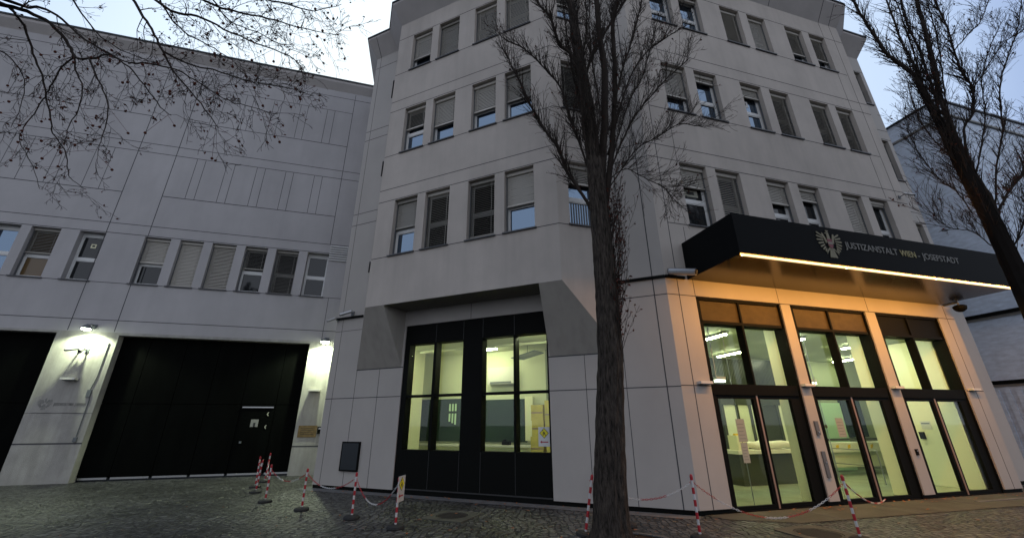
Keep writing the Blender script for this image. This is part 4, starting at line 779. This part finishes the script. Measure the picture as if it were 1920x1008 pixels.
# ================================================================== CHAIN POSTS AND CHAINS
GP = 'red and white chain posts'
def chain_post(x, y, label, h=.80, lean=(0, 0), first=[None]):
    """rubber foot, white pole, red bands, red cap; later ones are copies of the first"""
    if first[0] is None:
        t = thing('chain_post', label, 'barrier post', (x, y, 0), GP)
        mb = MB(); mb.lathe((x, y, 0), [(.15, .0), (.16, .012), (.155, .045), (.12, .065), (.04, .075)], 20); obj('foot', mb, 'rubber', t)
        mb = MB(); mb.tube([(x, y, .06), (x, y, .79)], .021, 10); obj('pole', mb, 'white_plastic', t)
        for z in (.10, .26, .42, .58):
            mb = MB(); mb.tube([(x, y, z), (x, y, z + .085)], .0225, 10); obj('red_band', mb, 'red_plastic', t)
        mb = MB(); mb.lathe((x, y, .76), [(.024, 0), (.026, .05), (.018, .075), (.004, .08)], 10); obj('cap', mb, 'red_plastic', t)
        first[0] = t
    else:
        s = first[0]; t = s.copy(); COL.objects.link(t); t.location = (x, y, 0); ROOT[t.name] = (x, y, 0); t['label'] = label
        for c in s.children: q = c.copy(); COL.objects.link(q); q.parent = t
    t.rotation_euler = (lean[0], lean[1], 0); t.scale = (1, 1, h / .84)
    return t
posts = [(-7.80, 13.72, 'chain post farthest left near the gate, its foot just behind another', .86, (.02, -.01)), (-7.18, 12.70, 'chain post with its foot nearest in front of the farthest pair', .84, (0, .04)),
         (-8.22, 14.95, 'chain post closest to the black gate door', .88, (0, .03)), (-6.05, 11.19, 'fourth chain post, standing forward of the three by the gate', .84, (0, 0)),
         (-4.66, 10.17, 'chain post in front of the left edge of the tower wall', .84, (0, 0)), (-3.23, 9.29, 'chain post in front of the black notice case', .84, (0, 0)),
         (-2.13, 8.46, 'chain post carrying the small warning board left of the manhole', .84, (0, 0)), (1.19, 7.83, 'chain post leaning beside the left of the big trunk', .95, (.0, .20)),
         (2.10, 8.55, 'chain post half hidden behind the right of the big trunk', .95, (0, .0)), (3.02, 7.62, 'chain post in front of the corner where the orange lit wall starts', .95, (0, -.01)), (5.47, 7.45, 'chain post leaning in front of the second glass doors', .95, (.0, -.04))]
for p in posts: chain_post(*p[:3], h=p[3], lean=p[4])
warning_sign(frame(-2.13, 8.44, .16, .987), 0.06, .64, .98, .03, 'narrow white board with a yellow diamond hung on a chain post', face='white_plastic')
def chain(A, Bp, sag, label, run=9):
    A, Bp = Vector(A), Vector(Bp); L = (Bp - A).length * (1 + 2.6 * (sag / (Bp - A).length) ** 2); n = int(L / .040); vs = ([], []); ob = [MB(), MB()]
    def P(t): return A.lerp(Bp, t) - Vector((0, 0, sag * 4 * t * (1 - t)))
    for k in range(n):
        p0, p1 = P(k / n), P((k + 1) / n); d = (p1 - p0).normalized(); c = (p0 + p1) / 2
        side = d.cross(Vector((0, 0, 1))).normalized(); up = side.cross(d); s_ = side if k % 2 else up
        pts = []
        for j in range(9):
            th = 2 * math.pi * j / 8; pts.append(c + d * (.0285 * math.cos(th)) + s_ * (.0125 * math.sin(th)))
        ob[(k // run) % 2].tube(pts, .0038, 4, cap=False)
    mb = MB(); mb.v = ob[0].v + ob[1].v; k0 = len(ob[0].v); mb.f = ob[0].f + [tuple(i + k0 for i in f) for f in ob[1].f]
    o = obj('plastic_chain', mb, ['red_plastic', 'white_plastic'], base=tuple(A)); n0 = len(ob[0].f)
    for i, p in enumerate(o.data.polygons): p.material_index = 0 if i < n0 else 1
    tag(o, label, 'chain', 'plastic chains between the posts')
def tp(i, z=.74): p = posts[i]; h = p[3] / .84; return (p[0] + math.sin(p[4][1]) * .7, p[1] - math.sin(p[4][0]) * .7, z * h)
chain(tp(0), tp(1), .10, 'short chain between the two posts farthest left')
chain(tp(2, .62), tp(3), .35, 'chain from the post nearest the gate door to the fourth post')
chain(tp(3), tp(4), .22, 'chain hanging across the foot of the narrow pillar')
chain(tp(4), tp(5), .25, 'chain hanging across the left edge of the tower wall', 14)
chain(tp(5), tp(6), .42, 'chain sagging lowest, between the notice case post and the signboard post', 12)
chain(tp(7), tp(9), .28, 'chain passing in front of the big tree trunk', 11)
chain(tp(9), tp(10), .52, 'chain sagging in front of the first glass doors', 10)
chain(tp(10), FE(5.0, .10, .10), .18, 'chain dropping from the leaning post to the foot of the second doors', 11)
# ================================================================== TREES
UP = Vector((0, 0, 1))
def rand_dir(rg): return Vector((rg.gauss(0, 1), rg.gauss(0, 1), rg.gauss(0, 1))).normalized()
def grow(mb, lf, p, d, L, r, lv, rg, pull, wob, kids, leafp, sides=5, kid_ang=(25, 55), klen=.5, seg=None, rmin=.0035, start=.25):
    """one branch as a tapering bent tube; side branches start along it"""
    seg = seg or max(6, int(L / .14)); pl_ = pull + rand_dir(rg) * wob * 2.6; pts = [Vector(p)]; d = d.normalized(); dirs = [d]
    for k in range(seg):
        d = (d + pl_ * (1.0 / seg) + rand_dir(rg) * wob / math.sqrt(seg) * 2).normalized(); pts.append(pts[-1] + d * (L / seg)); dirs.append(d)
    rad = [max(rmin, r * (1 - .85 * k / seg)) for k in range(seg + 1)]
    mb.tube(pts, rad, sides, cap=False)
    if lv > 0:
        for q in range(kids[0]):
            t = start + (1 - start) * (q + rg.random()) / kids[0]; k = min(seg - 1, int(t * seg)); a = R(rg.uniform(*kid_ang))
            ax = dirs[k].cross(rand_dir(rg)).normalized(); nd = Matrix.Rotation(a, 3, ax) @ dirs[k]
            grow(mb, lf, pts[k], nd, L * klen * rg.uniform(.5, 1.2) * (1.15 - .6 * t), max(rmin, rad[k] * .62), lv - 1, rg, pull, wob, kids[1:] or (3,), leafp, max(3, sides - 1), kid_ang, klen, None, rmin, start)
    elif rg.random() < leafp:
        for _ in range(rg.choice((1, 1, 2))): leaf(lf, pts[rg.randint(seg // 2, seg)] + rand_dir(rg) * .02, rg.uniform(.018, .04), rg)
def trunk_mesh(path, rads, sides=22, seed=1):
    rg = random.Random(seed); mb = MB(); i0 = 0; ph = [rg.uniform(0, 6.28) for _ in range(4)]
    n = len(path)
    for k, p in enumerate(path):
        for j in range(sides):
            th = 2 * math.pi * j / sides
            zz = p[2]; fl = max(0, .45 - zz) ** 2 * 2.2; q = 1 + fl * (.5 + .5 * math.sin(5 * th + ph[3])) + .04 * math.sin(3 * th + ph[0] + .5 * zz) + .05 * abs(math.sin(6.5 * th + ph[3] + .8 * math.sin(1.3 * zz))) + .035 * math.sin(8 * th + ph[1] + .7 * math.sin(1.7 * zz)) + .025 * math.sin(13 * th + ph[2] + 1.1 * math.sin(2.9 * zz + 1)) + rg.uniform(-.04, .04)
            mb.v.append((p[0] + rads[k] * q * math.cos(th), p[1] + rads[k] * q * math.sin(th), p[2]))
    for k in range(n - 1):
        for j in range(sides):
            a0 = k * sides + j; a1 = k * sides + (j + 1) % sides; mb.f.append((a0, a1, a1 + sides, a0 + sides))
    return mb
def interp(tbl, z):
    for i in range(len(tbl) - 1):
        if z <= tbl[i + 1][0]: a = (z - tbl[i][0]) / (tbl[i + 1][0] - tbl[i][0]); return [u + (v - u) * a for u, v in zip(tbl[i][1:], tbl[i + 1][1:])]
    return list(tbl[-1][1:])
def smooth_path(P, sub=4):
    out_ = []
    for i in range(len(P) - 1):
        p0 = P[max(i - 1, 0)]; p1 = P[i]; p2 = P[i + 1]; p3 = P[min(i + 2, len(P) - 1)]
        for s_ in range(sub):
            t = s_ / sub; out_.append([.5 * ((2 * b) + (-a + c) * t + (2 * a - 5 * b + 4 * c - d) * t * t + (-a + 3 * b - 3 * c + d) * t ** 3) for a, b, c, d in zip(p0, p1, p2, p3)])
    out_.append(list(P[-1])); return out_
STEMS_C=[
[(1.83, 7.25, 5.8, 0.076), (1.96, 7.2, 7.11, 0.073), (2.09, 7.15, 8.27, 0.07), (2.17, 7.1, 9.53, 0.065), (2.13, 7.05, 10.56, 0.06), (2.15, 7.0, 11.64, 0.055), (2.17, 6.95, 13.19, 0.049)] ,
[(1.94, 7.25, 5.99, 0.055), (2.22, 7.3, 7.48, 0.054), (2.42, 7.35, 8.91, 0.052), (2.54, 7.4, 10.09, 0.049), (2.63, 7.45, 11.44, 0.046), (2.85, 7.5, 12.34, 0.042), (3.07, 7.55, 13.94, 0.038)] ,
[(1.7, 7.25, 5.68, 0.049), (1.44, 7.19, 6.18, 0.045), (1.18, 7.14, 6.62, 0.041), (0.97, 7.08, 7.26, 0.037), (0.65, 7.02, 7.8, 0.032), (0.37, 6.96, 8.41, 0.028), (0.08, 6.91, 9.21, 0.023), (-0.22, 6.85, 9.88, 0.018)] ,
[(1.68, 7.25, 6.63, 0.034), (1.5, 7.32, 7.55, 0.032), (1.39, 7.38, 8.11, 0.03), (1.19, 7.45, 9.21, 0.029), (0.85, 7.52, 9.93, 0.026), (0.33, 7.58, 10.67, 0.024), (-0.14, 7.65, 11.07, 0.021)] ,
[(1.69, 7.25, 9.45, 0.057), (1.43, 7.21, 10.09, 0.051), (1.16, 7.17, 10.34, 0.045), (0.99, 7.13, 11.2, 0.04), (0.72, 7.09, 11.62, 0.034), (0.45, 7.05, 12.52, 0.028)] ,
[(1.74, 7.25, 9.29, 0.05), (1.93, 7.31, 9.99, 0.047), (2.19, 7.37, 10.57, 0.043), (2.63, 7.43, 11.49, 0.039), (3.08, 7.49, 12.33, 0.034), (3.44, 7.55, 13.26, 0.03)] ,
[(1.95, 7.25, 6.37, 0.028), (2.48, 7.12, 7.63, 0.025), (2.92, 7.0, 8.31, 0.021), (3.44, 6.88, 8.88, 0.016), (4.02, 6.75, 9.41, 0.012)] ,
[(2.09, 7.25, 7.17, 0.029), (2.7, 7.35, 9.1, 0.027), (3.3, 7.45, 10.28, 0.023), (3.98, 7.55, 11.0, 0.019), (4.69, 7.65, 11.6, 0.014)] ,
[(1.88, 7.25, 6.11, 0.019), (2.62, 7.1, 7.15, 0.017), (3.08, 6.95, 7.38, 0.014), (3.51, 6.8, 7.59, 0.011), (3.91, 6.65, 7.39, 0.008)] ,
[(1.97, 7.25, 6.43, 0.017), (2.37, 7.17, 6.75, 0.015), (2.73, 7.1, 6.49, 0.012), (3.11, 7.03, 6.17, 0.01), (3.18, 6.95, 5.8, 0.008)] ,
[(2.33, 7.25, 8.49, 0.036), (2.65, 7.38, 9.58, 0.034), (3.03, 7.5, 10.72, 0.03), (3.43, 7.63, 12.0, 0.027), (3.81, 7.75, 13.34, 0.023)] ,
[(1.67, 7.25, 7.74, 0.03), (1.57, 7.38, 8.77, 0.028), (1.5, 7.5, 10.07, 0.026), (1.45, 7.62, 11.32, 0.024), (1.44, 7.75, 12.71, 0.022)] ,
[(1.72, 7.25, 6.63, 0.028), (1.59, 7.11, 7.35, 0.026), (1.54, 6.97, 8.23, 0.025), (1.55, 6.83, 9.16, 0.023), (1.74, 6.69, 10.14, 0.021), (1.75, 6.55, 11.01, 0.019)] ,
[(2.04, 7.25, 6.63, 0.023), (2.43, 7.41, 7.87, 0.022), (2.83, 7.57, 8.94, 0.02), (3.32, 7.73, 9.95, 0.019), (3.83, 7.89, 11.44, 0.017), (4.3, 8.05, 12.89, 0.015)] ,
[(1.84, 7.25, 6.24, 0.022), (1.82, 7.07, 7.18, 0.02), (1.92, 6.89, 8.15, 0.018), (1.8, 6.71, 9.19, 0.017), (1.78, 6.53, 10.28, 0.015), (1.86, 6.35, 11.26, 0.012)] ,
]
STEMS_R=[
[(9.82, 7.32, 5.33, 0.07), (9.99, 7.35, 6.03, 0.068), (9.96, 7.39, 6.79, 0.066), (10.0, 7.42, 7.43, 0.063), (10.08, 7.45, 8.19, 0.061), (10.19, 7.49, 8.93, 0.058), (10.49, 7.52, 10.19, 0.055), (10.78, 7.55, 11.48, 0.053), (10.99, 7.59, 12.41, 0.049), (11.23, 7.62, 13.76, 0.045)] ,
[(9.63, 7.32, 8.42, 0.055), (9.55, 7.27, 9.26, 0.051), (9.29, 7.22, 9.67, 0.047), (9.0, 7.17, 9.99, 0.042), (8.82, 7.12, 10.62, 0.037), (8.65, 7.07, 11.37, 0.032), (8.55, 7.02, 12.42, 0.027)] ,
[(9.64, 7.32, 8.35, 0.055), (9.74, 7.36, 8.81, 0.05), (9.81, 7.4, 9.87, 0.045), (9.86, 7.44, 10.9, 0.041), (10.04, 7.48, 12.26, 0.036), (10.27, 7.52, 13.39, 0.03)] ,
[(9.76, 7.32, 8.28, 0.055), (9.72, 7.22, 8.76, 0.049), (9.72, 7.12, 9.74, 0.044), (9.65, 7.02, 10.79, 0.039), (9.67, 6.92, 11.69, 0.033), (9.71, 6.82, 12.5, 0.027)] ,
[(9.83, 7.32, 8.28, 0.049), (10.26, 7.47, 9.18, 0.045), (10.78, 7.62, 10.7, 0.041), (11.19, 7.77, 12.25, 0.036), (11.69, 7.92, 13.77, 0.031)] ,
[(9.89, 7.32, 6.9, 0.046), (10.03, 7.25, 7.78, 0.044), (10.32, 7.17, 8.2, 0.042), (10.49, 7.1, 8.8, 0.039), (10.33, 7.02, 9.26, 0.037), (10.35, 6.95, 10.01, 0.034), (10.37, 6.87, 10.79, 0.032), (10.27, 6.8, 11.29, 0.029), (10.36, 6.72, 12.14, 0.026)] ,
[(9.89, 7.32, 5.61, 0.049), (10.37, 7.36, 6.17, 0.045), (10.84, 7.4, 6.56, 0.04), (11.26, 7.44, 6.97, 0.035), (11.92, 7.48, 7.87, 0.03), (12.56, 7.52, 9.0, 0.025)] ,
[(9.91, 7.32, 5.73, 0.033), (10.35, 7.25, 6.84, 0.031), (10.83, 7.19, 7.8, 0.029), (11.13, 7.12, 8.82, 0.027), (11.72, 7.05, 9.84, 0.025), (12.16, 6.99, 10.52, 0.022), (12.6, 6.92, 11.45, 0.02)] ,
[(9.92, 7.32, 6.7, 0.028), (10.53, 7.42, 7.58, 0.026), (11.11, 7.52, 8.51, 0.024), (11.65, 7.62, 9.71, 0.021), (12.51, 7.72, 10.92, 0.018), (13.35, 7.82, 11.89, 0.014)] ,
[(10.82, 7.32, 9.02, 0.025), (11.27, 7.27, 9.53, 0.022), (11.98, 7.22, 10.33, 0.019), (12.5, 7.17, 10.66, 0.016), (12.88, 7.12, 10.98, 0.013)] ,
[(10.88, 7.32, 10.24, 0.026), (11.5, 7.4, 10.84, 0.024), (12.11, 7.47, 11.36, 0.021), (12.78, 7.54, 12.21, 0.018), (13.45, 7.62, 13.3, 0.015)] ,
[(9.45, 7.32, 5.74, 0.022), (9.48, 7.45, 6.37, 0.02), (9.37, 7.57, 6.76, 0.018), (9.35, 7.7, 7.64, 0.015), (9.48, 7.82, 8.33, 0.013)] ,
[(9.68, 7.32, 6.89, 0.023), (9.35, 7.2, 7.16, 0.02), (9.02, 7.07, 7.47, 0.017), (8.78, 6.95, 7.84, 0.014), (8.68, 6.82, 8.49, 0.012)] ,
[(9.51, 7.32, 5.01, 0.019), (9.12, 7.19, 5.27, 0.015), (8.52, 7.05, 5.27, 0.011), (8.17, 6.92, 5.52, 0.008)] ,
[(9.86, 7.32, 4.9, 0.026), (10.0, 7.12, 5.27, 0.021), (10.14, 6.92, 5.75, 0.016), (10.4, 6.72, 6.6, 0.011)] ,
[(9.64, 7.32, 8.05, 0.03), (9.99, 7.54, 9.2, 0.029), (10.47, 7.77, 10.77, 0.028), (10.92, 8.0, 12.34, 0.026), (11.35, 8.22, 13.99, 0.024)] ,
[(9.83, 7.32, 7.61, 0.03), (9.66, 7.07, 8.28, 0.027), (9.68, 6.82, 9.26, 0.024), (9.57, 6.57, 9.94, 0.021), (9.41, 6.32, 10.8, 0.018)] ,
]

def poplar(x, y, tbl, label, seed, stems, shoots, bark='bark_dark', thick=1.0, dense=2):
    """tbl: (z, dx, dy, radius) along the trunk; stems: traced leading branches in metres, twigs grown from them"""
    rg = random.Random(seed); t = thing('poplar_tree', label, 'tree', (x, y, 0), 'bare street trees by the entrance')
    zs = [k * .12 for k in range(int(tbl[-1][0] / .12) + 1)]; path = []; rads = []
    for z in zs: dx, dy, r = interp(tbl, z); path.append((x + dx, y + dy, z)); rads.append(r)
    obj('trunk', trunk_mesh(path, rads, 30, seed=seed), bark, t)
    mb = MB(); lf = MB()
    def clothe(pts, rad, dens, lscale, t0=.12):
        for i in range(1, len(pts) - 1):
            if i / len(pts) < t0: continue
            for _ in range(dens if rg.random() < .5 else dens + 1):
                dd = (pts[i + 1] - pts[i - 1]).normalized(); sd = dd.cross(rand_dir(rg)).normalized(); nd = (dd * rg.uniform(.7, 1.2) + sd * rg.uniform(.25, .65) + UP * .45).normalized()
                L = lscale * rg.uniform(.35, 1.15); lv = 2 if rg.random() < .38 else 1
                grow(mb, lf, pts[i] + rand_dir(rg) * .01, nd, L, max(.0045, min(.014, rad[i] * .35)), lv, rg, UP * rg.uniform(.2, .8), .17, (5, 3), .07, 4, (16, 44), .58, None, .0028, .2)
    for si, P in enumerate(stems):
        Q = smooth_path(P, 5); pts = [Vector(q[:3]) + rand_dir(rg) * .010 for q in Q]; rad = [q[3] for q in Q]
        mb.tube(pts, [q * thick * (1.15 if si < 2 else .74) for q in rad], 7, cap=True); clothe(pts, rad, dense, .85)
    tp_ = [(Vector(p), r) for p, r in zip(path, rads) if p[2] > 4.9]
    clothe([p for p, r in tp_[::2]], [r for p, r in tp_[::2]], 6, 1.0, 0)
    for k in range(shoots):   # dry shoots hugging the trunk
        z = rg.uniform(2.7, 5.4); dx, dy, r = interp(tbl, z); az = rg.uniform(-.9, .35); q_ = rg.uniform(.06, .30); d = Vector((math.cos(az) * q_, math.sin(az) * q_, .9))
        grow(mb, lf, (x + dx + math.cos(az) * r * .95, y + dy + math.sin(az) * r * .95, z), d, rg.uniform(.7, 1.8), .007, 1, rg, UP * .5, .10, (9,), .97, 5, (15, 45), .22, None, .0028)
    cr_ = obj('crown', mb, 'twig_dark', t, smooth=True); obj('leaves', lf, 'leaf_brown', cr_)
    return t
poplar(1.50, 7.22, [(0, -.01, 0, .33), (.15, 0, 0, .285), (.4, .01, 0, .262), (.8, .03, 0, .247), (1.8, .13, 0, .228), (2.8, .23, 0, .210), (4.1, .27, 0, .182), (5.2, .29, 0, .185), (5.9, .29, .02, .185), (6.7, .28, .02, .16), (8.5, .25, .04, .13), (10, .15, .05, .125), (12, .05, .05, .09), (14, 0, .05, .05), (15, 0, 0, .02)],
       'tall bare poplar with a thick ridged trunk standing in front of the tower corner', 7, STEMS_C, 60, 'bark_dark', 1.0, 3)
poplar(9.62, 7.32, [(0, .12, 0, .27), (.3, .12, 0, .22), (2, .12, 0, .18), (4.2, .13, 0, .145), (5.2, .14, 0, .135), (6.2, .12, 0, .12), (7.0, .06, 0, .10), (7.9, .05, 0, .08), (8.6, .0, 0, .055), (9.4, -.05, 0, .03)],
       'bare tree with many steep thin stems at the right edge over the canopy end', 21, STEMS_R, 8, 'bark_black', .72, 2)
# plane tree reaching in from the upper left
LIMBS=[
  [(-11.04, 5.61, 10.0, 0.085), (-10.3, 5.65, 9.69, 0.077), (-9.67, 5.65, 9.48, 0.069), (-9.11, 5.69, 9.18, 0.061), (-8.66, 5.79, 8.71, 0.053), (-8.47, 5.81, 8.44, 0.044), (-8.08, 5.77, 8.34, 0.036), (-7.7, 5.69, 8.34, 0.028), (-7.22, 5.69, 8.14, 0.02)] ,
  [(-9.61, 5.59, 9.5, 0.05), (-9.18, 5.52, 9.4, 0.045), (-8.7, 5.53, 9.11, 0.041), (-8.13, 5.6, 8.63, 0.036), (-7.58, 5.62, 8.31, 0.031), (-7.13, 5.64, 7.99, 0.026), (-6.74, 5.69, 7.58, 0.021), (-6.36, 5.75, 7.14, 0.017), (-6.09, 5.72, 6.93, 0.012)] ,
  [(-10.18, 5.72, 9.72, 0.045), (-9.96, 5.9, 9.38, 0.041), (-9.83, 6.13, 8.91, 0.037), (-9.71, 6.32, 8.53, 0.033), (-9.68, 6.47, 8.26, 0.029), (-9.63, 6.71, 7.77, 0.026), (-9.62, 6.86, 7.49, 0.022), (-9.39, 7.06, 7.1, 0.018), (-9.39, 7.26, 6.7, 0.014), (-9.1, 7.4, 6.46, 0.01)] ,
  [(-8.45, 5.79, 8.41, 0.03), (-8.36, 5.83, 8.14, 0.026), (-8.17, 5.92, 7.76, 0.022), (-8.15, 5.98, 7.43, 0.018), (-8.29, 6.08, 7.01, 0.014), (-8.33, 6.15, 6.65, 0.01)] ,
  [(-8.45, 5.79, 8.41, 0.03), (-8.71, 5.88, 8.33, 0.027), (-8.97, 6.03, 8.08, 0.025), (-9.16, 6.16, 7.88, 0.022), (-9.41, 6.31, 7.62, 0.019), (-9.74, 6.49, 7.31, 0.016), (-9.87, 6.62, 7.09, 0.013), (-9.7, 6.84, 6.67, 0.011), (-9.6, 7.06, 6.25, 0.008)] ,
  [(-8.08, 5.72, 8.32, 0.03), (-7.78, 5.8, 7.84, 0.026), (-7.53, 5.87, 7.39, 0.021), (-7.43, 5.93, 6.94, 0.017), (-7.43, 5.97, 6.56, 0.012), (-7.38, 5.97, 6.27, 0.008)] ,
  [(-6.98, 4.85, 9.2, 0.05), (-6.58, 5.01, 8.61, 0.044), (-6.31, 5.09, 8.25, 0.039), (-6.08, 5.18, 7.85, 0.033), (-5.8, 5.29, 7.41, 0.027), (-5.39, 5.4, 6.98, 0.021), (-5.12, 5.47, 6.64, 0.016), (-4.94, 5.48, 6.43, 0.01)] ,
  [(-6.84, 4.85, 9.2, 0.05), (-6.02, 5.01, 8.6, 0.043), (-5.5, 4.99, 8.45, 0.037), (-4.98, 5.03, 8.17, 0.03), (-4.39, 5.07, 7.89, 0.023), (-3.8, 5.1, 7.62, 0.017), (-3.49, 5.13, 7.35, 0.01)] ,
  [(-8.97, 5.38, 10.04, 0.04), (-8.76, 5.5, 9.74, 0.034), (-8.45, 5.67, 9.3, 0.028), (-8.13, 5.8, 8.95, 0.022), (-7.6, 5.92, 8.65, 0.016), (-6.97, 5.99, 8.45, 0.01)] ,
  [(-6.44, 4.98, 9.41, 0.045), (-5.49, 5.19, 8.99, 0.038), (-4.93, 5.27, 8.88, 0.03), (-4.36, 5.35, 8.78, 0.023), (-3.68, 5.45, 8.63, 0.015), (-3.25, 5.5, 8.61, 0.008)] ,
  [(-5.96, 5.09, 7.74, 0.03), (-5.59, 5.21, 7.57, 0.026), (-5.17, 5.28, 7.52, 0.023), (-4.84, 5.37, 7.43, 0.019), (-4.49, 5.44, 7.38, 0.015), (-3.96, 5.51, 7.33, 0.012), (-3.51, 5.61, 7.23, 0.008)] ,
  [(-4.93, 4.85, 9.2, 0.04), (-4.52, 4.92, 8.88, 0.032), (-3.92, 4.95, 8.65, 0.024), (-3.43, 4.95, 8.51, 0.016), (-2.94, 4.88, 8.55, 0.008)] ,
  [(-6.45, 4.95, 9.22, 0.035), (-6.21, 5.08, 8.71, 0.03), (-5.82, 5.18, 8.29, 0.024), (-5.35, 5.22, 8.02, 0.019), (-4.93, 5.26, 7.74, 0.013), (-4.62, 5.3, 7.47, 0.008)] ,
  [(-5.68, 4.95, 9.21, 0.03), (-5.43, 5.1, 9.0, 0.026), (-5.18, 5.28, 8.69, 0.021), (-4.73, 5.39, 8.56, 0.017), (-4.27, 5.53, 8.38, 0.012), (-3.75, 5.66, 8.19, 0.008)] ,
  [(-11.1, 6.13, 9.22, 0.03), (-10.7, 6.22, 9.09, 0.026), (-10.42, 6.35, 8.86, 0.021), (-10.3, 6.5, 8.58, 0.017), (-10.41, 6.73, 8.08, 0.012), (-10.69, 6.93, 7.69, 0.008)] ,
  [(-6.94, 5.46, 7.88, 0.03), (-6.51, 5.43, 7.82, 0.026), (-5.99, 5.43, 7.69, 0.023), (-5.47, 5.49, 7.38, 0.019), (-4.97, 5.56, 7.08, 0.015), (-4.56, 5.55, 6.95, 0.012), (-4.06, 5.56, 6.78, 0.008)] ,
]

rg = random.Random(42); pt_ = thing('plane_tree', 'spreading tree whose bare drooping branches with dry seed balls hang in from the upper left', 'tree', (-12.9, 5.2, 0))
tb = [(0, 0, 0, .42), (.4, 0, 0, .34), (3, .1, 0, .30), (6, .3, .05, .26), (8, .6, .1, .22), (9.6, 1.0, .15, .16), (10.6, 1.2, .2, .10)]
zs = [k * .25 for k in range(43)]; obj('trunk', trunk_mesh([(-12.9 + interp(tb, z)[0], 5.2 + interp(tb, z)[1], z) for z in zs], [interp(tb, z)[2] for z in zs], seed=9), 'bark_dark', pt_)
mb = MB(); lf = MB(); SB = []
TT = Vector((-11.9, 5.35, 9.6))
for li, P in enumerate(LIMBS):
    Q = smooth_path(P); pts = [Vector(q[:3]) + rand_dir(rg) * .012 for q in Q]; rad = [q[3] * .52 for q in Q]
    s0 = pts[0]
    if li not in (3, 4, 5, 10, 15): mb.tube([TT + Vector((0, 0, rg.uniform(-.6, .6))), (TT + s0) / 2 + Vector((0, 0, .35)), s0], [.10, rad[0] * 1.5 + .01, rad[0]], 7, cap=False)
    mb.tube(pts, rad, 7, cap=True)
    tot = len(pts); nk = 17 if li in (6, 7, 9, 11, 12, 13, 15, 10) else 11
    for k in range(nk):
        i = min(tot - 2, int((.12 + .88 * (k + rg.random()) / nk) * tot)); dd = (pts[i + 1] - pts[i]).normalized()
        sdir = dd.cross(rand_dir(rg)).normalized(); nd = (dd * .55 + sdir * .8 + Vector((.12, 0, -.22))).normalized()
        grow(mb, lf, pts[i], nd, rg.uniform(.30, .95), max(.004, rad[i] * .45), 2, rg, Vector((.25, 0, rg.uniform(-1.1, .4))), .42, (5, 2), .36, 4, (25, 60), .60, None, .0030, .15)
    for k in range(5):
        i = rg.randrange(tot // 3, tot); p = pts[i] + Vector((rg.uniform(-.3, .3), rg.uniform(-.3, .3), rg.uniform(-.55, -.1))); sb = MB(); SB.append(sb); sb.tube([pts[i], p], .003, 3, cap=False)
        sb.lathe(p - Vector((0, 0, .03)), [(.006, 0), (.019, .01), (.023, .025), (.019, .04), (.005, .048)], 7)
cr_ = obj('crown', mb, 'twig_dark', pt_, smooth=True); obj('leaves', lf, 'leaf_brown', cr_)
for s_ in SB[:95]: obj('seed_ball', s_, 'leaf_brown', cr_)
